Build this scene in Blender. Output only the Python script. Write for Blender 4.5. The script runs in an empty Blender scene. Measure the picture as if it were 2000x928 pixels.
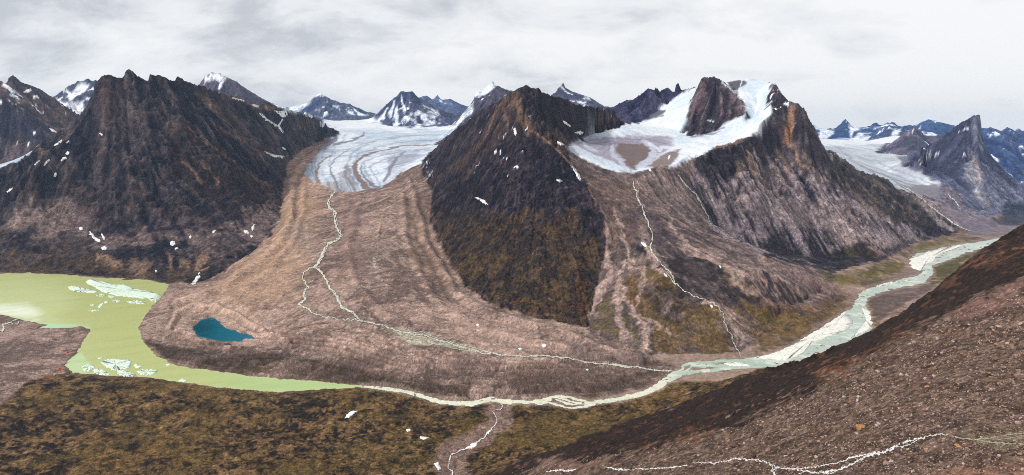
import bpy, math, time
import numpy as np
T0 = time.time()
rng = np.random.default_rng(11)
F32 = np.float32

# ------------------------------------------------------------------ camera model
FOC, HC, W2, H2, HORIZON = 1428.0, 650.0, 1000.0, 464.0, 260.0
PITCH = math.atan((H2 - HORIZON) / FOC)
CP, SP = math.cos(PITCH), math.sin(PITCH)

def ray(u, v):
    """direction of a traced point: (azimuth, tangent of elevation, cosine of azimuth)"""
    dx = (np.asarray(u, float) - W2) / FOC
    dy = (H2 - np.asarray(v, float)) / FOC
    X, Y, Z = dx, CP + dy * SP, -SP + dy * CP
    h = np.hypot(X, Y)
    return np.arctan2(X, Y), Z / h, Y / h

def from_depth(u, v, d):
    az, te, ca = ray(u, v)
    r = np.asarray(d, float) / ca
    return np.stack([r * np.sin(az), r * np.cos(az), HC + r * te], -1)

def from_level(u, v, z):
    az, te, ca = ray(u, v)
    r = (np.asarray(z, float) - HC) / te
    return np.stack([r * np.sin(az), r * np.cos(az), np.broadcast_to(np.asarray(z, float), r.shape)], -1)

# ------------------------------------------------------------------ terrain grid, rings of growing size
AZ0, AZ1, DAZ = math.radians(-42), math.radians(42), 0.0011
NA = int((AZ1 - AZ0) / DAZ)
AZ = AZ0 + np.arange(NA) * DAZ
def rings():
    r, out = 55.0, []
    while r < 30000:
        out.append(r)
        k = 0.006 if r < 135 else 0.0028 if r < 900 else 0.0030 if r < 2100 else 0.0014 if r < 5300 else 0.0018 if r < 7200 else 0.0034
        r *= 1 + k
    return np.array(out)
RR = rings()
LR = np.log(RR)
NR = len(RR)
SA, CA = np.sin(AZ), np.cos(AZ)
TAB = np.interp(np.arange(LR[0], LR[-1], 0.0004), LR, np.arange(NR))   # ln r -> row

def row_of(lr):
    k = np.clip(((lr - LR[0]) / 0.0004), 0, len(TAB) - 1.001)
    k0 = k.astype(np.int32)
    t = k - k0
    return TAB[k0] * (1 - t) + TAB[np.minimum(k0 + 1, len(TAB) - 1)] * t

# ------------------------------------------------------------------ smooth noise on the grid (separable cubic)
def _w4(x):
    i = np.floor(x).astype(int)
    t = (x - i)[:, None]
    w = np.concatenate([(1 - t) ** 3, 3 * t ** 3 - 6 * t ** 2 + 4, -3 * t ** 3 + 3 * t ** 2 + 3 * t + 1, t ** 3], 1) / 6
    return i, w.astype(F32)
def lnoise(sa, sb=None, seed=0):
    """unit-variance noise, features of about sa thousandths of the distance"""
    sb = sb or sa
    g = np.random.default_rng(seed * 7919 + int(sa * 13) + int(sb * 101))
    xa, xb = (AZ - AZ0) * 1000 / sa, (LR - LR[0]) * 1000 / sb
    L = g.standard_normal((int(xb[-1]) + 5, int(xa[-1]) + 5)).astype(F32)
    i, w = _w4(xb)
    M = sum(L[i + k] * w[:, k:k + 1] for k in range(4))
    j, w = _w4(xa)
    return sum(M[:, j + k] * w[None, :, k] for k in range(4)) * F32(2.0)
def fbm(s, n, gain=0.5, seed=0, asp=1.0):
    out, a, t = 0, 1.0, 0
    for k in range(n):
        out = out + F32(a) * lnoise(s, s * asp, seed + k)
        t += a * a
        a *= gain; s *= 0.5
    return out / F32(math.sqrt(t))
def ridged(s, n, gain=0.5, seed=0, asp=1.0):
    out, a, t = 0, 1.0, 0
    for k in range(n):
        out = out + F32(a) * (1 - np.abs(lnoise(s, s * asp, seed + k)))
        t += a
        a *= gain; s *= 0.5
    return out / F32(t)
def sstep(a, b, x):
    t = np.clip((x - a) / (b - a), 0, 1)
    return t * t * (3 - 2 * t)

# ------------------------------------------------------------------ feature lines of the land: crests, feet, glacier levels
DL, ZL = [], []          # (points with forward distance, jag), (points with altitude, jag)
def D(*p, jag=0.0): DL.append((p, jag))
def Z(*p, jag=0.0): ZL.append((p, jag))
def at_d(d, *uv): D(*[(u, v, d) for u, v in uv])
def at_z(z, *uv): Z(*[(u, v, z) for u, v in uv])

# lake shores and river banks
at_z(1.5, (-400, 560), (-150, 540), (0, 533), (60, 531), (130, 535), (200, 541), (290, 545), (335, 553))
at_z(0.5, (318, 575), (290, 605), (268, 640), (275, 662), (300, 690), (345, 713), (400, 721), (500, 735), (600, 742), (660, 748), (700, 752),
     (770, 759), (830, 770), (870, 784), (945, 781), (1000, 778), (1100, 766), (1150, 779), (1200, 772), (1260, 758), (1300, 740), (1320, 718), (1400, 701), (1470, 696))
at_z(0.5, (-300, 640), (0, 617), (60, 628), (120, 636), (178, 642), (165, 662), (128, 716), (140, 730), (200, 735), (290, 739), (340, 747), (430, 759), (540, 768), (640, 762), (700, 757),
     (760, 766), (850, 788), (900, 793), (1000, 790), (1060, 797), (1150, 797), (1260, 775), (1330, 745), (1420, 722), (1500, 716))
at_z(2.0, (1470, 694), (1540, 668), (1600, 648), (1640, 625), (1655, 600), (1660, 590), (1680, 568), (1740, 552), (1790, 540), (1795, 525), (1765, 512), (1790, 495), (1860, 482), (1945, 467))
at_z(0.6, (1505, 722), (1560, 716), (1620, 694), (1680, 664), (1714, 643))
at_z(2.0, (1720, 640), (1718, 620), (1695, 600), (1700, 580), (1750, 565), (1815, 550), (1820, 520), (1850, 505), (1900, 490), (1960, 474))
# left spit
Z((-300, 690, 45), (-100, 690, 28), (0, 680, 14), (60, 668, 12), (120, 662, 6))
Z((-300, 800, 75), (-100, 780, 50), (0, 775, 28), (60, 735, 14))
# moraine bank crest and interior
Z((286, 664, 7), (330, 678, 15), (380, 688, 20), (420, 694, 22), (500, 694, 23), (580, 697, 23), (640, 705, 21), (694, 717, 19), (758, 738, 16), (823, 748, 18), (920, 748, 22),
  (985, 753, 20), (1060, 748, 17), (1145, 738, 18), (1181, 741, 14), (1220, 738, 12), (1275, 730, 7))
Z((290, 640, 8), (330, 620, 17), (340, 600, 14), (345, 585, 8), (340, 570, 4))
at_z(8, (375, 640), (395, 624), (408, 619), (432, 629), (455, 644), (480, 649), (500, 660), (450, 668), (400, 664), (378, 652))
Z((360, 605, 20), (410, 600, 22), (460, 625, 18), (520, 645, 16))
Z((1310, 726, 2), (1250, 720, 7), (1200, 714, 11), (1150, 708, 14), (1060, 700, 17), (980, 690, 21), (900, 675, 27), (840, 658, 33), (780, 645, 38), (705, 630, 44), (660, 590, 65), (640, 560, 85),
  (625, 525, 110), (635, 490, 140), (665, 465, 160), (660, 430, 200), (640, 395, 245), (655, 376, 278))
Z((335, 558, 3), (400, 548, 12), (450, 520, 40), (500, 485, 90), (540, 440, 150), (550, 400, 215), (553, 360, 300), (560, 320, 420), (590, 292, 505), (640, 267, 612))
Z((822, 328, 430), (845, 375, 320), (838, 430, 215), (870, 500, 120), (905, 560, 75), (960, 595, 55), (1040, 618, 42), (1140, 640, 35), (1200, 668, 22), (1260, 690, 12), (1310, 715, 4))
Z((760, 380, 300), (740, 450, 195), (740, 520, 120), (760, 600, 65))
Z((560, 380, 262), (580, 450, 165), (560, 520, 92), (480, 590, 38))
# central glacier
Z((592, 335, 372), (610, 352, 328), (655, 373, 288), (700, 371, 296), (745, 366, 312), (770, 345, 362), (825, 318, 452))
D((606, 310, 5900), (640, 312, 5800), (700, 318, 5600), (770, 318, 5500))
D((622, 292, 6400), (700, 298, 6300), (800, 298, 6000))
D((655, 268, 7400), (750, 270, 7400), (845, 283, 6700))
D((655, 250, 9000), (750, 252, 9000), (850, 254, 8600))
D((665, 236, 10600), (700, 236, 10700), (735, 240, 10200))
# left mountain
D((200, 148, 4600), (212, 145, 4620), (228, 150, 4650), (236, 154, 4660), (252, 137, 4700), (268, 145, 4710), (290, 158, 4720), (293, 140, 4750), (330, 150, 4800), (341, 153, 4830), (346, 142, 4850),
  (371, 155, 4900), (398, 163, 5000), (440, 180, 5250), (475, 192, 5600), (540, 208, 6250), (600, 222, 7200), (630, 238, 7650), (656, 262, 8000), jag=1.1)
D((200, 148, 4600), (188, 160, 4580), (178, 195, 4550), (165, 225, 4450), (150, 248, 4350), (100, 290, 4200), (50, 332, 4080), (0, 368, 4000), (-100, 430, 3850), (-250, 500, 3600), jag=1.5)
D((-60, 470, 3720), (30, 420, 3880), (60, 402, 3950), (110, 420, 3930), (150, 442, 3880), (210, 458, 3830), (300, 446, 3860), (400, 432, 3950), (470, 412, 4100), (515, 398, 4350))
D((-150, 360, 5500), (0, 352, 5600), (35, 336, 5700), (70, 312, 5900), (150, 300, 6000), (250, 300, 6000), (350, 300, 6300), (430, 290, 6900), (520, 270, 8300))
D((255, 139, 4700), (262, 200, 4530), (285, 280, 4330), (300, 360, 4120))
D((400, 165, 5000), (430, 250, 4750), (460, 330, 4500), (490, 400, 4250))
# ranges at the left back
D((-250, 110, 7000), (-60, 150, 7000), (0, 158, 7100), (14, 163, 7200), (18, 148, 7300), (26, 145, 7300), (38, 156, 7350), (73, 174, 7400), (96, 188, 7500), (128, 207, 7600), (160, 232, 7700), (200, 262, 7800), jag=1.5)
D((-80, 140, 6900), (0, 180, 6700), (40, 215, 6650), (80, 248, 6600), (110, 275, 6500), (125, 292, 6350), jag=1.5)
D((-150, 345, 6000), (0, 316, 6200), (70, 303, 6300), (130, 285, 6500))
D((70, 200, 10000), (105, 188, 10000), (120, 176, 10000), (135, 165, 10000), (150, 158, 10000), (162, 157, 10000), (175, 152, 10000), (190, 157, 10000), (230, 190, 10000), (270, 215, 10000), jag=1.5)
at_d(8900, (60, 236), (120, 228), (200, 240), (300, 240))
D((380, 180, 9600), (396, 155, 9600), (402, 145, 9600), (412, 142, 9600), (426, 143, 9600), (440, 150, 9600), (460, 160, 9600), (500, 185, 9600), (540, 207, 9600), (575, 222, 9600), jag=1.2)
at_d(8700, (380, 225), (450, 225), (560, 240))
D((545, 214, 12000), (570, 211, 12000), (600, 201, 12000), (618, 187, 12000), (627, 184, 12000), (640, 192, 12000), (652, 198, 12000), (682, 203, 12000), (702, 212, 12000), (716, 222, 12000), (745, 229, 12000), jag=1.5)
at_d(11300, (580, 232), (660, 233), (740, 234))
D((722, 236, 10500), (745, 213, 10500), (770, 190, 10500), (783, 178, 10500), (806, 179, 10500), (820, 190, 10500), (840, 201, 10500), (862, 217, 10500), (892, 236, 10500), jag=1.8)
D((728, 237, 10000), (760, 243, 9700), (800, 246, 9500), (860, 243, 9500), (890, 240, 9600))
D((800, 200, 15500), (830, 188, 15500), (845, 192, 15500), (855, 184, 15500), (862, 193, 15500), (880, 194, 15500), (905, 205, 15500), (930, 214, 15500), (960, 222, 15500), jag=1.5)
at_d(14000, (800, 228), (880, 226), (960, 226))
D((842, 282, 6750), (870, 256, 7200), (890, 240, 7300), (905, 222, 7400), (924, 200, 7500), (931, 178, 7600), (946, 172, 7650), (962, 160, 7700), (968, 168, 7700), (982, 172, 7700), (1010, 180, 7700), (1050, 205, 7700), jag=1.5)
D((836, 290, 6500), (862, 265, 7400), (885, 248, 8600))
D((960, 250, 6000), (1050, 250, 6000), (1130, 240, 6000))
D((1060, 205, 7500), (1084, 187, 7500), (1089, 174, 7500), (1096, 169, 7500), (1100, 163, 7500), (1104, 172, 7500), (1120, 181, 7500), (1142, 188, 7500), (1156, 195, 7500), (1180, 215, 7500), jag=1.0)
# middle mountain
D((1025, 168, 3650), (1012, 172, 3640), (1000, 179, 3640), (960, 203, 3900), (930, 222, 4150), (900, 245, 4450), (870, 271, 4800), (850, 292, 5000), (832, 315, 4950), (822, 327, 4720), jag=1.5)
D((1020, 170, 3640), (1027, 166, 3650), (1040, 170, 3680), (1055, 172, 3700), (1066, 182, 3750), (1080, 186, 3800), (1095, 191, 3850), (1120, 200, 4000), (1140, 204, 4100), (1155, 208, 4200), (1175, 207, 4300),
  (1190, 210, 4400), (1200, 214, 4450), (1206, 229, 4500), (1212, 243, 4560), jag=2.0)
D((1005, 180, 3600), (1030, 230, 3480), (1055, 262, 3400), (1080, 290, 3330), (1115, 318, 3230), (1140, 345, 3150), (1165, 395, 2960), (1178, 430, 2860), (1180, 480, 2760), (1165, 540, 2600), (1150, 600, 2430), (1145, 636, 2320))
D((1108, 287, 3500), (1125, 276, 3800), (1150, 263, 4150), (1205, 248, 4500), (1216, 243, 4700))
# cirque with its glacier
D((1108, 292, 3480), (1150, 320, 3400), (1200, 335, 3380), (1235, 336, 3380), (1310, 325, 3450), (1345, 303, 3600))
D((1130, 280, 3900), (1180, 278, 4050), (1240, 285, 4050), (1300, 280, 4100), (1340, 276, 4150))
D((1215, 245, 4800), (1250, 243, 5000), (1270, 238, 5100), (1310, 248, 4800), (1340, 264, 4480))
D((1204, 238, 5300), (1212, 212, 5500), (1235, 201, 5600), (1241, 190, 5650), (1258, 177, 5700), (1268, 172, 5700), (1278, 173, 5700), (1281, 166, 5700), (1285, 165, 5700), (1290, 172, 5700), (1305, 169, 5700),
  (1311, 172, 5700), (1317, 178, 5700), (1320, 163, 5700), (1325, 160, 5700), (1331, 175, 5700), (1340, 176, 5700), (1349, 172, 5700), (1356, 168, 5600), jag=1.5)
D((1215, 242, 5050), (1250, 239, 5200), (1268, 228, 5300), (1290, 214, 5400), (1320, 196, 5480), (1356, 170, 5550))
D((1343, 264, 4480), (1350, 235, 4600), (1358, 205, 4750), (1366, 172, 4850), (1371, 150, 4900), (1384, 147, 4900), (1392, 149, 4900), (1405, 152, 4900), (1413, 160, 4850), (1425, 172, 4800), (1440, 190, 4700), (1452, 205, 4600), (1459, 216, 4510), jag=0.35)
D((1343, 265, 4470), (1370, 265, 4440), (1395, 256, 4430), (1420, 244, 4430), (1445, 229, 4460), (1459, 217, 4500))
D((1356, 172, 5500), (1364, 185, 5300), (1362, 200, 5100))
D((1410, 164, 5150), (1420, 161, 5200), (1430, 158, 5300), (1440, 155, 5300), (1450, 158, 5300), (1460, 153, 5300), (1480, 155, 5300), (1500, 160, 5100), (1508, 163, 4700), (1513, 166, 4500), jag=0.6)
D((1480, 200, 4750), (1472, 228, 4500), (1440, 262, 4280), (1400, 278, 4120), (1352, 292, 3950))
D((1330, 230, 5000), (1320, 244, 4850))
# right mountain
D((1508, 163, 4550), (1515, 166, 4450), (1521, 173, 4400), (1521, 183, 4320), (1530, 188, 4290), (1540, 198, 4260), (1553, 203, 4230), (1570, 212, 4200), (1574, 225, 4190), (1580, 242, 4180), (1590, 262, 4150),
  (1600, 290, 4120), (1606, 298, 4130), (1640, 319, 4300), (1700, 351, 4500), (1760, 381, 4700), (1800, 403, 4800), (1832, 427, 4850), (1858, 446, 4900), jag=1.2)
D((1513, 176, 4420), (1506, 200, 4280), (1505, 224, 4180), (1490, 236, 4080), (1482, 243, 4020))
D((1482, 268, 3950), (1430, 279, 3850), (1385, 293, 3700), (1352, 311, 3580))
D((1478, 290, 3930), (1510, 302, 4040), (1550, 306, 4060), (1590, 316, 4060))
D((1515, 240, 4140), (1540, 235, 4200), (1545, 300, 4080)); D((1560, 225, 4190), (1562, 300, 4060))
D((1355, 345, 3450), (1375, 400, 3380), (1392, 445, 3340), (1450, 472, 3400), (1500, 492, 3420), (1600, 504, 3500), (1690, 500, 3640))
D((1500, 330, 3900), (1530, 400, 3700), (1560, 460, 3560)); D((1440, 325, 3700), (1465, 390, 3560), (1480, 450, 3470)); D((1580, 340, 3980), (1640, 420, 3800), (1690, 470, 3700))
Z((1480, 655, 14), (1530, 602, 38), (1590, 577, 28), (1640, 557, 15), (1700, 535, 14), (1712, 510, 26), (1762, 480, 36), (1830, 456, 26), (1860, 450, 18))
at_z(4, (1600, 640), (1650, 587), (1700, 548), (1760, 521), (1800, 488), (1850, 470), (1900, 455), (1950, 442))
D((1240, 345, 3350), (1250, 390, 3100), (1265, 450, 2830), (1275, 485, 2680), (1300, 540, 2480), (1350, 570, 2400), (1400, 600, 2330), (1420, 640, 2230), (1438, 686, 2180))
at_z(5, (1270, 694), (1320, 692), (1380, 691), (1440, 688))
D((1450, 542, 2540), (1470, 525, 2600), (1500, 526, 2650), (1550, 551, 2690), (1587, 576, 2720))
D((1452, 586, 2430), (1500, 594, 2440), (1560, 594, 2520))
D((1490, 500, 2820), (1540, 522, 2840), (1600, 552, 2840), (1650, 588, 2760))
# the spire mountain, its glacier and the far ranges
D((1778, 302, 6600), (1800, 290, 6600), (1840, 267, 6600), (1858, 252, 6600), (1872, 240, 6600), (1890, 231, 6600), (1898, 226, 6600), (1906, 224, 6600), (1914, 223, 6600), (1916, 240, 6600), (1917, 270, 6640), (1921, 298, 6650),
  (1935, 314, 6700), (1955, 331, 6700), (1980, 355, 6800), (2030, 390, 6900), jag=0.3)
D((1780, 306, 6300), (1820, 335, 6000), (1850, 360, 5700), (1880, 390, 5450), (1905, 412, 5300), (1940, 410, 5400), (1990, 402, 5600), (2100, 395, 5800))
D((1907, 226, 6580), (1910, 300, 6200), (1903, 360, 5700))
D((1880, 238, 6580), (1885, 310, 6150), (1880, 360, 5700))
D((1612, 285, 8200), (1680, 302, 7200), (1720, 330, 6500), (1780, 352, 6000), (1815, 363, 5800))
D((1600, 274, 11500), (1700, 276, 11000), (1760, 285, 9300))
D((1742, 300, 7900), (1790, 318, 6800), (1830, 345, 6200))
D((1760, 372, 5500), (1800, 396, 5200), (1850, 430, 4960), (1890, 444, 4930))
D((1718, 300, 9200), (1730, 288, 9200), (1745, 275, 9200), (1765, 258, 9200), (1785, 247, 9200), (1800, 252, 9200), (1815, 272, 9200), (1830, 295, 9200), jag=1.5)
D((1722, 302, 8800), (1780, 307, 8300), (1836, 300, 8600))
D((1682, 284, 12000), (1705, 265, 12000), (1720, 251, 12000), (1735, 244, 12000), (1745, 245, 12000), (1750, 256, 12000), (1762, 246, 12000), (1772, 262, 12000), jag=1.2)
D((1540, 240, 16000), (1570, 234, 16000), (1585, 239, 16000), (1598, 250, 16000), (1612, 254, 16000), (1632, 249, 16000), (1643, 240, 16000), (1652, 231, 16000), (1662, 243, 16000), (1680, 251, 16000), (1695, 247, 16000), (1703, 241, 16000), (1712, 240, 16000), (1722, 247, 16000),
  (1735, 240, 16000), (1748, 238, 16000), (1762, 247, 16000), (1775, 243, 16000), (1790, 247, 16000), (1803, 239, 16000), (1818, 232, 16000), (1832, 239, 16000), (1850, 243, 16000), (1880, 247, 16000), (1930, 262, 16000), (2100, 250, 16000), jag=1.5)
at_d(14000, (1540, 272), (1640, 271), (1760, 274), (1900, 285))
D((1905, 262, 9500), (1920, 250, 9500), (1934, 247, 9500), (1948, 252, 9500), (1957, 257, 9500), (1968, 247, 9500), (1975, 250, 9500), (1986, 261, 9500), (2005, 264, 9500), (2050, 240, 9500), (2150, 260, 9500), jag=1.5)
D((1930, 345, 8000), (2000, 375, 7600), (2150, 390, 7400))
at_z(10, (1900, 447), (1950, 440), (2100, 430))
Z((1935, 425, 60), (1970, 412, 75), (2050, 405, 90))
# far floor beyond everything
for dd, vv in ((19000, 262), (24000, 262), (29000, 262)):
    at_d(dd * 0.76, (-250, vv), (300, vv), (900, vv), (1500, vv), (2250, vv)) if dd > 19000 else None
at_d(12500, (-300, 240), (0, 238), (300, 240))
at_d(13000, (1000, 240), (1200, 242), (1420, 245))
# steep far sides, hidden from the viewpoint
D((1924, 300, 6680), (1925, 303, 6900), (1927, 304, 7400))
D((1880, 262, 7000), (1905, 262, 7000), (1920, 275, 7000))
D((1562, 292, 4600), (1590, 302, 4600), (1625, 325, 4750))
D((1611, 306, 4200), (1612, 314, 4500), (1612, 316, 5000))
D((2000, 500, 1150), (1900, 560, 1080), (1830, 615, 1000), (1700, 700, 920), (1560, 752, 880), (1400, 806, 880), (1250, 858, 900), (1100, 905, 950), (980, 950, 1000))
D((1900, 600, 1500), (1750, 680, 1400), (1560, 760, 1300), (1350, 830, 1250), (1150, 890, 1250))
# slope under the viewpoint
D((2300, 260, 1000), (2100, 372, 950), (2000, 436, 900), (1950, 466, 875), (1900, 497, 850), (1860, 533, 825), (1830, 560, 800), (1785, 592, 780), (1740, 620, 760), (1700, 648, 740), (1640, 672, 730), (1560, 701, 720), (1480, 726, 720),
  (1400, 758, 720), (1350, 779, 720), (1300, 797, 730), (1250, 815, 740), (1150, 856, 770), (1050, 890, 800), (980, 914, 820), (940, 934, 840), (880, 975, 860), (780, 1060, 900), jag=2.5)
D((2300, 450, 600), (2000, 546, 560), (1900, 590, 540), (1800, 640, 520), (1700, 695, 505), (1600, 745, 500), (1480, 810, 500), (1330, 860, 530), (1200, 885, 600), (1100, 900, 680))
D((2300, 700, 330), (2000, 720, 330), (1850, 760, 330), (1700, 820, 330), (1560, 860, 350), (1400, 890, 400), (1250, 910, 480))
D((2300, 850, 230), (2000, 850, 235), (1830, 852, 250), (1760, 870, 255), (1640, 905, 262), (1500, 915, 300), (1330, 908, 390))
D((2300, 980, 165), (2000, 1000, 165), (1500, 1010, 200), (1100, 1000, 400), (950, 1010, 600))
at_z(75, (-350, 960), (-100, 935), (200, 930), (400, 928), (600, 928), (780, 932))
Z((-300, 870, 110), (0, 860, 45), (300, 850, 26), (600, 845, 22), (800, 850, 22))
Z((878, 928, 72), (868, 890, 48), (920, 872, 37), (950, 840, 20), (965, 800, 4))
Z((1000, 850, 30), (1100, 830, 22), (1200, 810, 14))
Z((1230, 790, 7), (1330, 765, 5))
at_z(200, (-300, 1260), (300, 1240), (800, 1200))
at_z(330, (-300, 1700), (300, 1650), (800, 1500))
Z((1730, 625, 14), (1770, 590, 16), (1800, 570, 9), (1850, 540, 7), (1900, 512, 6), (1950, 484, 4))

# ------------------------------------------------------------------ membrane through the lines, coarse to fine
def raster():
    cz = np.zeros((NR, NA), F32); cn = np.zeros((NR, NA), F32)
    for lst, conv in ((DL, from_depth), (ZL, from_level)):
        for k, (pts, jag) in enumerate(lst):
            P = np.array(pts, float)
            Q = conv(P[:, 0], P[:, 1], P[:, 2])
            for a, b in zip(Q[:-1], Q[1:]):
                ang = abs(math.atan2(a[0], a[1]) - math.atan2(b[0], b[1])) / DAZ
                rad = abs(row_of(np.array([math.log(np.hypot(*a[:2]))]))[0] - row_of(np.array([math.log(np.hypot(*b[:2]))]))[0])
                n = int(max(ang, rad) * 2) + 2
                t = np.linspace(0, 1, n)[:, None]
                S = a + (b - a) * t
                r = np.hypot(S[:, 0], S[:, 1])
                zz = S[:, 2].copy()
                if jag:
                    s = np.cumsum(np.full(n, 1.0)) / 2
                    j = sum(np.interp(s, np.arange(0, s[-1] + w * 2, w), rng.standard_normal(int((s[-1] + w * 2) / w) + 1)[:len(np.arange(0, s[-1] + w * 2, w))]) * am
                            for w, am in ((9, 0.7), (4, 0.5), (2, 0.3)))
                    zz += j * jag * 0.85 * r / FOC * np.minimum(1, 0.3 + np.minimum(t[:, 0], 1 - t[:, 0]) * 6)
                i = np.rint(row_of(np.log(r))).astype(int)
                jx = np.rint((np.arctan2(S[:, 0], S[:, 1]) - AZ0) / DAZ).astype(int)
                ok = (i >= 0) & (i < NR) & (jx >= 0) & (jx < NA)
                np.add.at(cz, (i[ok], jx[ok]), zz[ok]); np.add.at(cn, (i[ok], jx[ok]), 1)
    return cz, cn
def half(a):
    r, c = a.shape[0] // 2 * 2, a.shape[1] // 2 * 2
    o = a[:r:2, :c:2] + a[1:r:2, :c:2] + a[:r:2, 1:c:2] + a[1:r:2, 1:c:2]
    return o
def upto(a, shape):
    def ax(n, m):
        x = np.clip((np.arange(m) + 0.5) * 0.5 - 0.5, 0, n - 1.001)
        i = x.astype(int)
        return i, (x - i).astype(F32)
    i, t = ax(a.shape[0], shape[0]); j, s = ax(a.shape[1], shape[1])
    b = a[i] * (1 - t)[:, None] + a[np.minimum(i + 1, a.shape[0] - 1)] * t[:, None]
    return b[:, j] * (1 - s) + b[:, np.minimum(j + 1, a.shape[1] - 1)] * s
def solve():
    lv = [raster()]
    while min(lv[-1][0].shape) > 24:
        lv.append((half(lv[-1][0]), half(lv[-1][1])))
    h = None
    for k in range(len(lv) - 1, -1, -1):
        cz, cn = lv[k]
        m = cn > 0
        val = np.where(m, cz / np.maximum(cn, 1e-6), 0).astype(F32)
        h = np.full(cz.shape, val[m].mean(), F32) if h is None else upto(h, cz.shape)
        h[m] = val[m]
        for it in range(400 if k > 4 else 120 if k > 1 else 40 if k == 1 else 14):
            p = np.pad(h, 1, mode='edge')
            n = (p[:-2, 1:-1] + p[2:, 1:-1] + p[1:-1, :-2] + p[1:-1, 2:]) * F32(0.25)
            n[m] = val[m]
            h = n
    return h, lv[0][1] > 0
H0, CONS = solve()
print('solved', NR, NA, round(time.time() - T0, 1))

# ------------------------------------------------------------------ where each vertex falls in the traced drawing (to lay zones on the land)
RCOL = RR[:, None].astype(F32)
def project(h):
    te = (h - HC) / RCOL
    # X=r sin, Y=r cos, Z=r te ; camera axes: forward (0,CP,-SP), up (0,SP,CP)
    dep = CA[None, :] * CP - te * SP
    u = W2 + FOC * SA[None, :] / dep
    v = H2 - FOC * (CA[None, :] * SP + te * CP) / dep
    return u.astype(F32), v.astype(F32)
DEP = (RCOL * CA[None, :]).astype(F32)

def sdpoly(px, py, poly):
    """signed distance to a closed outline, negative inside"""
    d = np.full(px.shape, 1e9, F32); ins = np.zeros(px.shape, bool)
    n = len(poly)
    for k in range(n):
        (x0, y0), (x1, y1) = poly[k], poly[(k + 1) % n]
        ex, ey = x1 - x0, y1 - y0
        wx, wy = px - x0, py - y0
        t = np.clip((wx * ex + wy * ey) / (ex * ex + ey * ey + 1e-9), 0, 1)
        d = np.minimum(d, (wx - ex * t) ** 2 + (wy - ey * t) ** 2)
        c = (y0 > py) != (y1 > py)
        if y1 != y0:
            ins ^= c & (px < ex * (py - y0) / ey + x0)
    d = np.sqrt(d)
    return np.where(ins, -d, d)
def sdline(px, py, pts):
    """distance to a polyline; points may carry a half width, which is subtracted; also the position along it"""
    best = np.full(px.shape, 1e9, F32); along = np.zeros(px.shape, F32); s = 0.0
    for a, b in zip(pts[:-1], pts[1:]):
        ex, ey = b[0] - a[0], b[1] - a[1]
        L = math.hypot(ex, ey) + 1e-9
        wx, wy = px - a[0], py - a[1]
        t = np.clip((wx * ex + wy * ey) / (L * L), 0, 1)
        d = np.sqrt((wx - ex * t) ** 2 + (wy - ey * t) ** 2)
        if len(a) > 2: d = d - (a[2] + (b[2] - a[2]) * t)
        m = d < best
        best = np.where(m, d, best); along = np.where(m, s + L * t, along)
        s += L
    return best, along

U0, V0 = project(H0)

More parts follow.
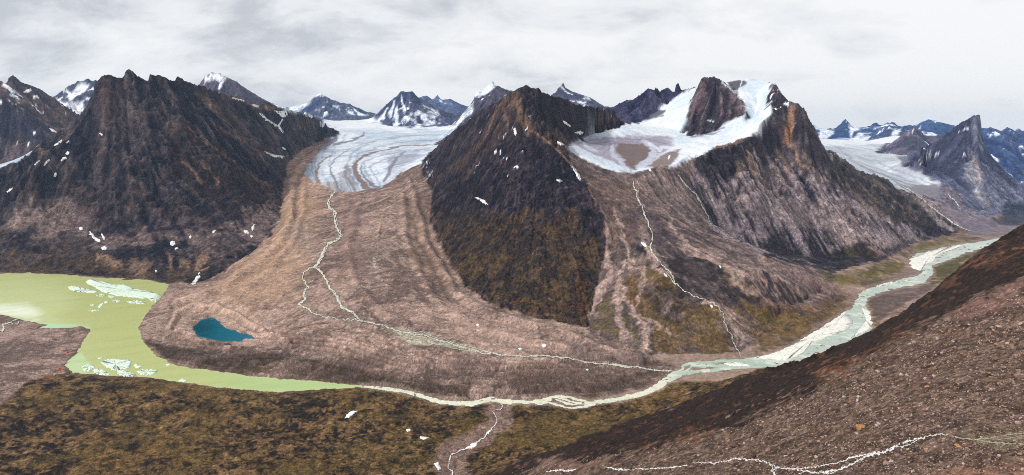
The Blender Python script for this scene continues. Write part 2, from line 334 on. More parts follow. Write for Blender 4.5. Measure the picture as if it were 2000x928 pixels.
# ------------------------------------------------------------------ regions: which object a piece of land belongs to
REG = ['valley_floor', 'foreground_slope', 'tundra_slope', 'moraine_spit', 'moraine', 'left', 'lback', 'lsnow', 'lpeak', 'gback', 'gpeak', 'gfar', 'gwall', 'horn', 'mid', 'cirque', 'ridge', 'tower',
       'right', 'hillside', 'spire', 'nunatak', 'far', 'farmid', 'fright', 'g1', 'g2', 'g3', 'g0']
RI = {n: i for i, n in enumerate(REG)}
RP = [
 ('lback', [(-400, 60), (-60, 140), (18, 140), (40, 150), (130, 200), (175, 240), (175, 300), (70, 306), (0, 319), (-400, 360)], 5950, 8200),
 ('lsnow', [(40, 215), (105, 183), (135, 155), (175, 145), (260, 185), (330, 240), (40, 250)], 8300, 11500),
 ('lpeak', [(330, 210), (395, 138), (440, 138), (545, 200), (600, 218), (600, 260), (330, 260)], 8350, 11500),
 ('gback', [(500, 225), (570, 200), (618, 180), (640, 178), (720, 215), (760, 232), (740, 239), (560, 238)], 10900, 13000),
 ('gpeak', [(722, 240), (745, 208), (783, 170), (808, 172), (900, 235), (896, 246), (800, 251), (755, 246)], 9000, 10890),
 ('gfar', [(780, 240), (780, 190), (855, 175), (930, 205), (1000, 225), (1000, 240)], 13200, 17000),
 ('gwall', [(836, 294), (868, 250), (925, 190), (945, 160), (965, 152), (1000, 172), (1080, 215), (1080, 262), (900, 262), (868, 268)], 6000, 8800),
 ('horn', [(1040, 215), (1085, 160), (1105, 155), (1180, 205), (1220, 240), (1040, 240)], 6000, 8500),
 ('g1', [(592, 335), (608, 318), (622, 300), (625, 288), (650, 272), (640, 258), (655, 250), (664, 234), (735, 234), (757, 246), (800, 250), (862, 246), (890, 243), (878, 258), (858, 272), (838, 290), (826, 306), (800, 330), (770, 345),
         (745, 366), (700, 371), (655, 374), (630, 362), (608, 352), (594, 342)], 4400, 11200),
 ('g3', [(1560, 268), (1770, 268), (1768, 284), (1735, 302), (1775, 310), (1755, 318), (1765, 328), (1800, 345), (1828, 362), (1800, 364), (1760, 352), (1700, 335), (1640, 310), (1600, 292), (1560, 290)], 5700, 13900),
 ('g0', [(-400, 400), (-400, 350), (0, 318), (75, 306), (90, 300), (90, 330), (0, 372), (-400, 520)], 4600, 6400),
 ('far', [(1500, 276), (1500, 220), (1850, 220), (2400, 235), (2400, 290), (1500, 276)], 12700, 18500),
 ('farmid', [(1678, 286), (1705, 258), (1735, 238), (1770, 240), (1790, 275), (1760, 284)], 11200, 12699),
 ('nunatak', [(1700, 306), (1745, 265), (1785, 240), (1805, 246), (1830, 280), (1850, 300), (1800, 312), (1765, 310), (1735, 304)], 8000, 10200),
 ('fright', [(1885, 245), (2400, 200), (2400, 420), (2000, 376), (1920, 350)], 7200, 10500),
 ('spire', [(1772, 308), (1840, 255), (1895, 215), (1920, 215), (1925, 290), (2000, 360), (2400, 385), (2400, 410), (1985, 404), (1940, 414), (1905, 416), (1875, 392), (1845, 362), (1815, 338)], 5150, 7190),
 ('left', [(-400, 560), (-400, 480), (-100, 425), (0, 362), (100, 285), (160, 230), (195, 140), (255, 130), (350, 135), (480, 185), (610, 215), (665, 262), (640, 270), (590, 292), (562, 320), (555, 360), (551, 400), (541, 440), (500, 485), (450, 520), (400, 546), (335, 556), (200, 541), (0, 531)], 2900, 8340),
 ('right', [(1352, 316), (1385, 294), (1430, 280), (1486, 262), (1489, 240), (1507, 224), (1510, 190), (1506, 160), (1530, 160), (1580, 200), (1610, 290), (1700, 345), (1870, 445), (1872, 452), (1840, 460), (1762, 484), (1715, 512), (1690, 506), (1600, 520), (1500, 500), (1450, 480), (1390, 450), (1370, 400), (1350, 345)], 2800, 5150),
 ('g2', [(1103, 290), (1118, 274), (1150, 260), (1205, 247), (1250, 239), (1270, 226), (1320, 194), (1356, 168), (1380, 150), (1405, 152), (1440, 150), (1465, 145), (1512, 155), (1512, 178), (1505, 224), (1487, 238), (1484, 254), (1470, 262), (1430, 275), (1385, 287), (1350, 303), (1327, 316), (1308, 328), (1300, 318),
         (1250, 330), (1235, 340), (1205, 335), (1160, 318), (1120, 302)], 3350, 5500),
 ('tower', [(1342, 265), (1350, 225), (1368, 150), (1385, 138), (1412, 150), (1445, 185), (1461, 216), (1445, 229), (1420, 244), (1395, 256), (1370, 266)], 4425, 5080),
 ('ridge', [(1195, 246), (1213, 205), (1260, 165), (1285, 155), (1325, 150), (1358, 160), (1357, 172), (1320, 194), (1290, 212), (1268, 229), (1250, 240), (1215, 244)], 4980, 6200),
 ('mid', [(818, 330), (850, 285), (900, 240), (1000, 170), (1028, 158), (1070, 170), (1200, 200), (1215, 246), (1150, 262), (1120, 274), (1104, 291), (1116, 318), (1142, 345), (1167, 395), (1180, 430), (1182, 480), (1167, 540), (1152, 600), (1146, 638), (1040, 616), (960, 594), (905, 559), (870, 499), (838, 430), (845, 376), (822, 340)], 2280, 5350),
 ('moraine', [(268, 640), (290, 605), (335, 556), (400, 547), (450, 521), (500, 486), (541, 441), (551, 400), (554, 360), (561, 321), (590, 292), (640, 266), (652, 270), (625, 288), (622, 300), (608, 318), (592, 335), (594, 342), (608, 353), (630, 363), (655, 375), (700, 372), (745, 367), (770, 346), (800, 331), (822, 328),
             (845, 376), (838, 430), (870, 499), (905, 559), (960, 594), (1040, 616), (1146, 639), (1200, 668), (1260, 691), (1318, 716), (1300, 742), (1260, 760), (1150, 781), (1060, 790), (870, 786), (770, 761), (660, 750), (500, 737), (345, 715), (275, 665)], 1650, 7250),
 ('hillside', [(1147, 639), (1153, 600), (1168, 540), (1183, 480), (1180, 430), (1168, 395), (1143, 345), (1117, 318), (1105, 292), (1160, 319), (1205, 336), (1235, 341), (1310, 328), (1352, 312), (1350, 345), (1370, 400), (1390, 450), (1450, 480), (1500, 500), (1600, 520), (1650, 580), (1600, 630), (1480, 670), (1440, 688), (1270, 692), (1200, 668)], 2020, 3700),
 ('moraine_spit', [(-400, 630), (0, 615), (80, 628), (182, 640), (165, 665), (125, 716), (128, 728), (60, 740), (0, 792), (-400, 900)], 1500, 2750),
 ('tundra_slope', [(-400, 900), (0, 790), (60, 738), (130, 728), (340, 744), (430, 757), (540, 766), (700, 755), (850, 787), (1000, 792), (1130, 797), (1260, 776), (1330, 745), (1420, 740), (1500, 716), (1500, 900), (900, 2500), (-400, 2500)], 100, 2060),
 ('foreground_slope', [(2600, 100), (2000, 428), (1900, 490), (1785, 586), (1700, 642), (1560, 696), (1400, 753), (1250, 810), (1050, 886), (940, 930), (870, 975), (600, 1500), (600, 4000), (2600, 4000)], 60, 1500),
]
REGID = np.full((NR, NA), -1, np.int8)
_wa, _wb = fbm(14, 3, 0.6, 71), fbm(14, 3, 0.6, 81)
Uw, Vw = U0 + 1.6 * _wa + 0.8 * lnoise(3, 3, 97), V0 + 1.2 * _wb + 0.6 * lnoise(3, 3, 98)
for name, poly, d0, d1 in RP:
    P = np.array(poly)
    m = np.flatnonzero((DEP > d0) & (DEP < d1) & (U0 > P[:, 0].min() - 8) & (U0 < P[:, 0].max() + 8) & (V0 > P[:, 1].min() - 8) & (V0 < P[:, 1].max() + 8))
    s = sdpoly(Uw.flat[m], Vw.flat[m], poly)
    REGID.flat[m[s < 0]] = RI[name]
REGID[(REGID < 0) & (H0 < 25) & (DEP > 1500) & (DEP < 5600)] = RI['valley_floor']
q = REGID[::4, ::4].copy()                     # hidden back slopes join what is nearest
for it in range(400):
    if (q >= 0).all(): break
    for ax, sh in ((0, 1), (0, -1), (1, 1), (1, -1)):
        n = np.roll(q, sh, ax)
        q = np.where((q < 0) & (n >= 0), n, q)
REGID = np.where(REGID < 0, np.repeat(np.repeat(q, 4, 0), 4, 1)[:NR, :NA], REGID)

# rock walls own their steep faces: ice and rubble do not climb cliffs
_g1 = np.gradient(H0, axis=0) / np.gradient(LR)[:, None] / RCOL; _g2 = np.gradient(H0, axis=1) / DAZ / RCOL
STEEP = (np.sqrt(_g1 ** 2 + _g2 ** 2) > 0.8) & (DEP > 2000) & (DEP < 9000)
SOFTR = np.isin(REGID, [RI[k] for k in ('g0', 'g1', 'g2', 'g3', 'moraine', 'hillside', 'valley_floor')])
for it in range(7):
    top = np.full(H0.shape, -1e9, F32); best = REGID.copy()
    for ax, sh in ((0, 1), (0, -1), (1, 1), (1, -1)):
        hh, rg = np.roll(H0, sh, ax), np.roll(REGID, sh, ax)
        m = (hh > top) & (hh > H0)
        top = np.where(m, hh, top); best = np.where(m, rg, best)
    ch = STEEP & SOFTR & ~np.isin(best, [RI[k] for k in ('g0', 'g1', 'g2', 'g3', 'moraine', 'hillside', 'valley_floor')])
    REGID = np.where(ch, best, REGID); SOFTR &= ~ch

# ------------------------------------------------------------------ streaks that run down the slopes
def streaks(h, seeds, steps, step, wob=0.35, seed=5):
    gb = np.gradient(h, axis=0) / np.gradient(LR)[:, None]
    ga = np.gradient(h, axis=1) / DAZ
    ga = ga + wob * RCOL * 0.04 * lnoise(10, 10, seed); gb = gb + wob * RCOL * 0.04 * lnoise(10, 10, seed + 1)
    # on two faces the traced run of the gullies is used instead of the plain fall line
    pu, pv = project(h)
    ua = np.gradient(pu, axis=1) / DAZ; va = np.gradient(pv, axis=1) / DAZ; vb = np.gradient(pv, axis=0) / np.gradient(LR)[:, None]
    for reg, us, dxs in (('left', (0, 150, 230, 300, 380, 560, 660), (-.6, -.45, -.05, .35, .62, .75, .6)), ('mid', (820, 930, 1000, 1060, 1110, 1180), (-.8, -.72, -.3, .05, .25, .25))):
        m = (REGID == RI[reg]) & (np.abs(vb) > 12)
        dx = np.interp(pu[m], us, dxs) + wob * .25 * lnoise(14, 14, seed + 2)[m]; dy = np.sqrt(np.maximum(.1, 1 - dx * dx))
        da = dx / ua[m]; db = (dy - va[m] * da) / vb[m]
        ga[m], gb[m] = da * 1e5, db * 1e5
    n = np.sqrt(ga * ga + gb * gb) + 1e-6
    ga, gb = (ga / n).astype(F32), (gb / n).astype(F32)
    acc = [np.zeros(h.shape, F32) for _ in seeds]
    J0, I0 = np.meshgrid(np.arange(NA, dtype=F32), LR.astype(F32))
    for sgn in (1, -1):
        j, b = J0.copy(), I0.copy()
        for k in range(steps):
            i = np.clip(np.rint(row_of(b)), 0, NR - 1).astype(np.int32)
            jj = np.clip(np.rint(j), 0, NA - 1).astype(np.int32)
            f = i * NA + jj
            for a, s in zip(acc, seeds):
                a += s.ravel()[f]
            j += sgn * ga.ravel()[f] * F32(step / (DAZ * 1000)); b += sgn * gb.ravel()[f] * F32(step / 1000)
    return [(a / a.std()).astype(F32) for a in acc]
def blur(a, n):
    for _ in range(n):
        p = np.pad(a, 1, mode='edge')
        a = (p[:-2, 1:-1] + p[2:, 1:-1] + p[1:-1, :-2] + p[1:-1, 2:] + p[1:-1, 1:-1]) * F32(0.2)
    return a
HB = blur(H0, 6) + RCOL * 0.004 * lnoise(60, 60, 3) + RCOL * 0.002 * lnoise(25, 25, 4)
S1, S2, S3 = streaks(HB, [lnoise(1.6, 1.6, 21), lnoise(4.0, 4.0, 22), lnoise(10, 10, 23)], 22, 1.6)
S4 = streaks(HB, [lnoise(2.6, 2.6, 24)], 22, 4.0, wob=.2)[0]
print('streaks', round(time.time() - T0, 1))

# ------------------------------------------------------------------ relief detail
gB = np.gradient(H0, axis=0) / np.gradient(LR)[:, None] / RCOL
gA = np.gradient(H0, axis=1) / DAZ / RCOL
SLOPE = np.sqrt(gA * gA + gB * gB)
#            gully2 gully1 ridged fine
AMP = {'left': (1.0, .6, 2.8, 1.9), 'mid': (1.0, .6, 1.5, 1.3), 'right': (2.0, 1.0, 2.0, 1.2), 'tower': (2.5, 1.0, 2.0, .8), 'ridge': (2.0, .8, 2.0, 1.0), 'lback': (1.5, .6, 1.5, .9), 'lsnow': (1.2, .6, 1.5, .8),
       'lpeak': (1.0, .5, 1.0, .6), 'gback': (1.2, .6, 1.0, .8), 'gpeak': (1.4, .7, 1.2, .8), 'gfar': (.8, .3, .6, .4), 'gwall': (1.2, .6, 1.0, .6), 'horn': (1.0, .5, .8, .5), 'spire': (1.6, .8, .8, .5), 'nunatak': (1.4, .7, 1.4, .8),
       'far': (1.0, .5, .8, .5), 'farmid': (1.0, .5, .8, .5), 'fright': (1.6, .8, 1.6, .9), 'hillside': (.6, .4, .8, .6), 'moraine': (.55, .35, .35, .2), 'moraine_spit': (.2, .2, .4, .3), 'tundra_slope': (.1, .1, .9, .9),
       'valley_floor': (0, .05, .2, .2), 'foreground_slope': (.12, .1, 1.3, .8), 'g1': (.15, .1, .15, .15), 'g2': (.25, .1, .25, .2), 'g3': (.1, .08, .15, .15), 'g0': (.1, .1, .2, .2)}
amp = np.zeros((len(REG), 4), F32)
for k, vv in AMP.items(): amp[RI[k]] = vv
AM = [blur(amp[:, k][REGID], 8) for k in range(4)]
RDG = ridged(36, 5, 0.55, 31) - 0.45
CRG = ridged(11, 3, 0.6, 61) - 0.45
FIN = fbm(7, 3, 0.6, 41)
wet = sstep(1.0, 9.0, H0)
sl = 0.35 + 0.9 * sstep(0.15, 0.7, SLOPE)
apron = blur(((REGID == RI['left']) & (V0 + 14 * fbm(20, 3, .6, 151) > 405) | (REGID == RI['right']) & (V0 + 14 * fbm(20, 3, .6, 151) > 395 + (U0 - 1400) * .12)).astype(F32), 5)   # smooth scree below the rock
cons = 1 - 0.75 * np.clip(blur(CONS.astype(F32), 3) * 3, 0, 1)
H = H0 + RCOL * F32(0.001) * wet * (cons * sl * (1 - .6 * apron) * (AM[0] * S2 * 0.7 + AM[0] * S4 * 0.5 + AM[0] * 0.9 * S3 + AM[1] * S1) + (1 - .55 * apron) * cons * AM[2] * 4.5 * RDG + (1 - .5 * apron) * AM[3] * (FIN * 0.35 + 1.5 * CRG) * (0.5 + 0.5 * cons))
# ledges: rock faces step down in benches
rk = blur(np.isin(REGID, [RI[k] for k in ('left', 'mid', 'right', 'tower', 'lback', 'spire')]).astype(F32), 6) * (1 - apron) * sstep(.45, .8, SLOPE) * sstep(-.6, .8, fbm(40, 3, .6, 141)) * cons
BW = 38 + 10 * lnoise(120, 120, 142)
hp = H / BW + .55 * fbm(26, 3, .6, 143)
fr = hp - np.floor(hp)
LEDGE = (sstep(.25, .85, fr) - fr).astype(F32)
H = H + .75 * rk * LEDGE * BW
# ridges left by the ice on the moraine
mo = np.flatnonzero((REGID.ravel() == RI['moraine']) | (REGID.ravel() == RI['moraine_spit']))
mu, mv = U0.ravel()[mo] + 3.5 * fbm(60, 2, .5, 261).ravel()[mo], V0.ravel()[mo] + 2 * fbm(60, 2, .5, 271).ravel()[mo]
CREST = [(300, 640), (290, 664), (330, 678), (420, 694), (500, 694), (580, 697), (640, 705), (694, 717), (758, 738), (823, 748), (920, 748), (1060, 748), (1181, 741), (1300, 728)]
dc, _ = sdline(mu, mv, CREST)
gq = np.random.default_rng(8).standard_normal(300)
RIB = np.zeros(NR * NA, F32)
RIB[mo] = (np.interp(dc * .22, np.arange(300), gq) + .6 * np.interp(dc * .5, np.arange(300), gq[::-1])) * sstep(600, 660, mv + .08 * (mu - 500)) * sstep(95, 40, dc)
BUMP = np.zeros(NR * NA, F32)
for ln, a_, w_ in ((((612, 300), (578, 330), (568, 380), (556, 440), (520, 500), (455, 545), (400, 572), (345, 590)), 9, 7), (((600, 330), (590, 380), (575, 450), (540, 520), (470, 575), (420, 600)), 5, 6), (((330, 640), (345, 612), (380, 596), (430, 600), (480, 628), (530, 650), (560, 668)), 6, 5), (((320, 660), (350, 645), (365, 655), (400, 676), (460, 682), (540, 672)), 4, 4),
              (((700, 385), (690, 430), (675, 480), (690, 540), (740, 600), (800, 632)), 5, 8), (((800, 350), (815, 420), (850, 510), (890, 570), (960, 612), (1060, 640), (1180, 680), (1260, 706)), 7, 7), (((780, 380), (790, 450), (820, 540), (870, 600), (960, 650), (1080, 678), (1200, 700)), 5, 7), (((900, 640), (980, 655), (1060, 672), (1150, 690)), 5, 5), (((640, 620), (740, 660), (860, 700), (980, 715), (1100, 722), (1220, 728)), 4, 5)):
    d_, _ = sdline(mu, mv, [(p[0], p[1]) for p in ln])
    a_ *= 1.25
    BUMP[mo] += a_ * np.exp(-(d_ / w_) ** 2) - .5 * a_ * np.exp(-((d_ - w_ * 1.6) / (w_ * .8)) ** 2)
H = H + wet * (4.0 * RIB.reshape(NR, NA) + BUMP.reshape(NR, NA))
print('relief', round(time.time() - T0, 1))

# ------------------------------------------------------------------ water levels cut into the land
LAKE = [(-420, 620), (-420, 562), (-150, 543), (0, 535), (60, 533), (130, 537), (200, 543), (290, 547), (331, 556), (326, 566), (316, 578), (290, 607), (270, 640), (277, 662), (302, 692), (345, 714), (400, 722), (500, 736), (600, 743),
        (660, 749), (705, 753), (705, 757), (640, 760), (540, 766), (430, 757), (340, 745), (290, 737), (200, 733), (142, 728), (126, 712), (150, 688), (164, 662), (177, 646), (160, 636), (140, 640), (100, 643), (75, 641), (95, 634), (60, 629), (22, 618), (0, 615)]
POND = [(374, 640), (384, 632), (394, 625), (408, 620), (420, 622), (432, 630), (438, 640), (452, 645), (470, 649), (482, 651), (500, 660), (490, 666), (468, 668), (440, 667), (410, 663), (385, 657)]
PONDZ = 7.0
RIVER_A = [(700, 755, 2.5), (735, 757, 2.5), (770, 761, 3.5), (800, 766, 3.5), (830, 776, 3.5), (860, 785, 4), (890, 788, 4), (925, 788, 4.5), (945, 782, 4), (958, 779, 4), (975, 782, 4), (1000, 785, 4), (1030, 786, 3), (1060, 783, 3), (1075, 779, 3)]
RIVER_B = [(1170, 785, 4), (1200, 781, 4), (1230, 775, 4.5), (1260, 767, 5), (1280, 757, 6), (1300, 745, 7), (1318, 733, 8), (1330, 729, 4.5), (1350, 727, 3.6), (1400, 722, 3.6), (1445, 716, 4.5), (1480, 709, 10), (1520, 704, 16), (1560, 692, 20), (1600, 674, 27), (1640, 655, 32), (1670, 635, 32), (1680, 615, 20), (1678, 600, 13),
           (1690, 575, 9), (1720, 564, 8), (1760, 554, 8), (1800, 545, 9), (1814, 532, 9), (1808, 521, 12), (1795, 512, 18), (1815, 505, 15), (1850, 495, 13), (1880, 487, 10), (1920, 478, 7), (1950, 471, 5), (1975, 466, 4)]
BRAIDS = [[(1322, 730, 5), (1332, 721, 3.2), (1333, 714, 2.6), (1350, 709, 2.4), (1375, 709, 2.8), (1410, 705, 2.6), (1445, 705, 4), (1480, 706, 8)], [(1330, 728, 2.4), (1345, 721, 2.2), (1352, 714, 2), (1372, 717, 2), (1400, 714, 2.6), (1430, 712, 2.4), (1455, 709, 4)], [(1350, 711, 1.8), (1365, 716, 1.8), (1385, 712, 1.8), (1405, 716, 2), (1430, 718, 2)],
          [(1062, 783, 2.5), (1075, 777, 2.5), (1092, 773, 2.5), (1112, 776, 2.2), (1130, 781, 2.5), (1150, 786, 3), (1172, 785, 4)],
          [(1060, 784, 2.2), (1080, 788, 2), (1095, 793, 1.8), (1115, 797, 1.6), (1140, 795, 2), (1160, 789, 3)], [(1085, 780, 1.5), (1100, 787, 1.6), (1118, 790, 1.5), (1140, 788, 2)], [(1040, 784, 2), (1055, 789, 1.5), (1062, 788, 1)],
          [(1088, 776, 1.5), (1110, 783, 1.6), (1130, 787, 1.6), (1145, 789, 2)]]
A = {}
Uc, Vc = U0 + 1.0 * lnoise(6, 6, 91), V0 + 0.6 * lnoise(6, 6, 92)
zone = np.flatnonzero((H0 < 40) & (DEP > 1500) & (DEP < 5600))
def level_uv(idx, z):
    """where each vertex would be drawn if it lay at height z"""
    te = (z - HC) / RCOL
    dep = CA[None, :] * CP - te * SP
    u = W2 + FOC * SA[None, :] / dep; v = H2 - FOC * (CA[None, :] * SP + te * CP) / dep
    return u.flat[idx].astype(F32), v.flat[idx].astype(F32)
u, v = level_uv(zone, 0.0)
wu, wv = u + 1.3 * lnoise(5, 5, 91).flat[zone], v + 0.7 * lnoise(5, 5, 92).flat[zone]
sd = sdpoly(wu, wv, LAKE)
for ln in [RIVER_A, RIVER_B] + BRAIDS:
    sd = np.minimum(sd, sdline(wu, wv, ln)[0])
isl = fbm(3.2, 2, .6, 131).flat[zone]                     # gravel islets in the shallow channels
sd = np.where((sd < 0) & (u > 720) & (sdpoly(wu, wv, LAKE) > 2), np.maximum(sd, (isl - 1.75 - .25 * (u > 1490)) * 2), sd)
h = H.flat[zone]
h = np.where(sd < 0, np.minimum(h, -np.minimum(4.0, 0.25 - sd * 0.5)), np.maximum(h, np.minimum(0.15 + sd * 0.25, 1.6)))
H.flat[zone] = h
SDW = np.full(H.shape, 99, F32); SDW.flat[zone] = sd
u, v = level_uv(zone, PONDZ)
sd = sdpoly(u + 1.0 * lnoise(5, 5, 91).flat[zone], v + 0.6 * lnoise(5, 5, 92).flat[zone], POND)
h = H.flat[zone]
H.flat[zone] = np.where(sd < 0, PONDZ - np.minimum(3, 0.2 - sd), np.where(sd < 6, np.maximum(h, PONDZ + 0.1 + sd * 0.4), h))
U, V = project(H)
XX = RCOL * SA[None, :]; YY = RCOL * CA[None, :]

def hit(u, v, dmin=0.0, clear=0.0):
    """first point of the land on the line of sight through (u, v), beyond forward distance dmin"""
    u = np.atleast_1d(np.asarray(u, float)); v = np.atleast_1d(np.asarray(v, float))
    az, te, ca = ray(u, v)
    out = np.zeros((len(u), 3)); ok = np.zeros(len(u), bool)
    for n in range(len(u)):
        x = (az[n] - AZ0) / DAZ
        j = int(min(max(x, 0), NA - 2)); t = x - j
        col = H[:, j] * (1 - t) + H[:, j + 1] * t
        f = (col - HC) / RR - te[n]
        i0 = np.searchsorted(RR, dmin / ca[n])
        k = np.flatnonzero(f[i0:] >= 0)
        if len(k) == 0:
            continue
        i = i0 + k[0]
        if i > i0:
            s = f[i - 1] / (f[i - 1] - f[i] + 1e-12)
            r = RR[i - 1] + (RR[i] - RR[i - 1]) * s
        else:
            r = RR[i]
        out[n] = (r * math.sin(az[n]), r * math.cos(az[n]), HC + r * te[n]); ok[n] = True
    return out, ok
def ground(x, y):
    x = np.asarray(x, float); y = np.asarray(y, float)
    a = np.clip((np.arctan2(x, y) - AZ0) / DAZ, 0, NA - 1.001); i = np.clip(row_of(np.log(np.hypot(x, y))), 0, NR - 1.001)
    j0, i0 = a.astype(int), i.astype(int); s, t = a - j0, i - i0
    return (H[i0, j0] * (1 - s) + H[i0, j0 + 1] * s) * (1 - t) + (H[i0 + 1, j0] * (1 - s) + H[i0 + 1, j0 + 1] * s) * t

# ------------------------------------------------------------------ ground colours (per zone: rock, scree, tundra, ice, snow; cloud shade, far haze painted in)
def lin(c):
    c = np.asarray(c, float) / 255
    return np.where(c <= 0.04045, c / 12.92, ((c + 0.055) / 1.055) ** 2.4)
KA = 1.08
def col(*c): return (lin(c) * KA).astype(F32)
ALB = np.zeros((NR * NA, 3), F32)
ROUGH = np.full(NR * NA, 0.9, F32)
VIEW = np.flatnonzero((V.ravel() < 1010) & (U.ravel() > -260) & (U.ravel() < 2260))
Rf = REGID.ravel()
def noise_set():
    d = {}
    d['big'] = fbm(90, 4, 0.6, 201).ravel(); d['mid'] = fbm(30, 4, 0.65, 211).ravel(); d['fine'] = fbm(8, 3, 0.7, 221).ravel(); d['tiny'] = fbm(2.6, 2, 0.8, 231).ravel()
    d['wide'] = fbm(16, 4, 0.7, 251, asp=1.0).ravel(); d['tun'] = fbm(8, 3, .8, 281, asp=1.9).ravel(); d['patch'] = fbm(34, 4, .6, 291, asp=1.6).ravel()
    d['s1'], d['s2'], d['s3'], d['s4'] = S1.ravel(), S2.ravel(), S3.ravel(), S4.ravel()
    d['hor'] = (0.6 * lnoise(60, 8, 241) + 0.5 * lnoise(30, 5, 242) + 0.5 * lnoise(14, 3, 243)).ravel()
    return d
N = noise_set()
WU, WV = fbm(16, 4, 0.65, 261).ravel(), fbm(16, 4, 0.65, 271).ravel()
Uf, Vf, Df, Hf, Sf = U.ravel(), V.ravel(), np.broadcast_to(DEP, H.shape).ravel(), H.ravel(), SLOPE.ravel()
def mix(idx, alpha, c):
    a = np.clip(alpha, 0, 1)[:, None]
    ALB[idx] = ALB[idx] * (1 - a) + np.asarray(c, F32) * a
def sel(regs):
    regs = [regs] if isinstance(regs, str) else regs
    m = np.zeros(len(REG), bool)
    for r in regs: m[RI[r]] = True
    return VIEW[m[Rf[VIEW]]]
def T(idx, lo, hi, **w):
    x = 0
    for k, a in w.items(): x = x + a * N[k][idx]
    return sstep(lo, hi, x)
def base(regs, dark, light, lo=-1.0, hi=1.2, **w):
    idx = sel(regs)
    t = T(idx, lo, hi, **w)[:, None]
    ALB[idx] = col(*dark) * (1 - t) + col(*light) * t
    return idx
def paint(regs, poly, c, soft=6, warp=4, op=1.0, tex=None, lim=(-1.0, 1.0), shift=(0, 0)):
    idx = sel(regs)
    P = np.array([p[:2] for p in poly], float); g = soft + 3 * warp + 4
    m = (Uf[idx] > P[:, 0].min() - g) & (Uf[idx] < P[:, 0].max() + g) & (Vf[idx] > P[:, 1].min() - g) & (Vf[idx] < P[:, 1].max() + g)
    idx = idx[m]
    if not len(idx): return
    s = sdpoly(Uf[idx] + warp * WU[idx], Vf[idx] + warp * WV[idx], poly)
    a = op * sstep(soft, -soft, s)
    if tex: a = a * T(idx, lim[0], lim[1], **tex)
    mix(idx, a, col(*c))
def stripe(regs, line, c, soft=1.5, warp=1.0, op=1.0, tex=None, lim=(-1.0, 1.0)):
    idx = sel(regs)
    P = np.array([p[:2] for p in line], float); wmax = max(p[2] for p in line); g = wmax + soft + 3 * warp + 3
    m = (Uf[idx] > P[:, 0].min() - g) & (Uf[idx] < P[:, 0].max() + g) & (Vf[idx] > P[:, 1].min() - g) & (Vf[idx] < P[:, 1].max() + g)
    idx = idx[m]
    if not len(idx): return
    d, _ = sdline(Uf[idx] + warp * WU[idx], Vf[idx] + warp * WV[idx], line)
    a = op * sstep(soft, -soft * 0.6, d)
    if tex: a = a * T(idx, lim[0], lim[1], **tex)
    mix(idx, a, col(*c))
def C(ox, oy, k, *pts):
    """traced points taken from an enlargement: origin, scale"""
    return [(ox + p[0] / k, oy + p[1] / k) + ((p[2],) if len(p) > 2 else ()) for p in pts]
Q = 3.094
SNOW = (238, 241, 246)

# --- valley floor and tundra
base('valley_floor', (92, 76, 58), (148, 124, 110), -1.0, 1.2, patch=.6, tun=.5, fine=.3)
TUN = ['valley_floor', 'hillside']
base('tundra_slope', (58, 45, 31), (108, 84, 48), -1.3, 1.3, tun=.75, tiny=.45, hor=.2, patch=.3)
i = sel('tundra_slope')
mix(i, T(i, 0, 1.4, big=.6, patch=.6) * .5, col(92, 76, 42)); mix(i, T(i, .4, 1.5, tun=.7, patch=-.5, tiny=.3) * .5, col(130, 100, 70)); mix(i, T(i, .6, 1.5, tun=-.6, tiny=-.5, patch=-.4, hor=-.2) * .75, col(26, 21, 20))
# --- moraines
for m_ in ('moraine', 'moraine_spit'):
    base(m_, (112, 92, 83), (165, 138, 124), -1.3, 1.3, big=.4, mid=.15, fine=.15, s4=.8, s2=.35, s1=.35, tiny=.3)
    i = sel(m_); mix(i, T(i, .6, 1.7, s1=.5, s2=.6, s3=.4) * .45, col(100, 78, 70)); mix(i, T(i, 1.3, 2.2, s1=.5, tiny=.8) * .4, col(190, 164, 148))
paint('moraine', [(640, 275), (600, 300), (598, 335), (612, 358), (630, 380), (620, 450), (600, 520), (560, 590), (440, 600), (400, 560), (480, 500), (545, 430), (556, 350), (575, 310)], (170, 138, 112), 22, 10, .7)
paint('moraine', C(500, 380, Q, (500, 0), (620, 0), (640, 300), (720, 500), (560, 480), (520, 300)), (124, 98, 90), 18, 8, .7)
paint('moraine', C(500, 380, Q, (900, 0), (1050, 60), (1060, 200), (1150, 420), (1200, 560), (1000, 500), (930, 200)), (122, 98, 82), 15, 8, .6)
paint('moraine', C(500, 380, Q, (640, 250), (830, 220), (820, 400), (700, 450), (620, 380)), (128, 112, 98), 12, 8, .6, tex=dict(fine=.7, tiny=.6))
paint('moraine', C(500, 380, Q, (680, 390), (750, 380), (760, 430), (690, 445)), (172, 164, 148), 5, 5, .7, tex=dict(tiny=1.0), lim=(-.3, 1))
paint('moraine', C(500, 380, Q, (180, 200), (330, 180), (340, 330), (220, 330)), (140, 124, 116), 20, 8, .6)
paint('moraine', [(286, 668), (330, 678), (420, 696), (500, 694), (580, 697), (640, 706), (694, 718), (758, 739), (823, 749), (920, 750), (920, 780), (700, 754), (500, 736), (345, 716), (278, 668)], (68, 54, 42), 5, 3, .95, tex=dict(fine=.5, tiny=.5, s2=.6), lim=(-2.2, .6))
paint('moraine', C(1000, 628, Q, (0, 250), (300, 240), (900, 320), (820, 400), (500, 470), (230, 440), (0, 420)), (102, 82, 72), 14, 6, .8)
paint('moraine', C(1000, 628, Q, (480, 400), (700, 340), (780, 370), (620, 450), (500, 470)), (76, 62, 54), 8, 5, .7)
paint('moraine', C(1000, 628, Q, (300, 100), (800, 180), (860, 260), (700, 260), (400, 200)), (96, 80, 76), 10, 6, .75)
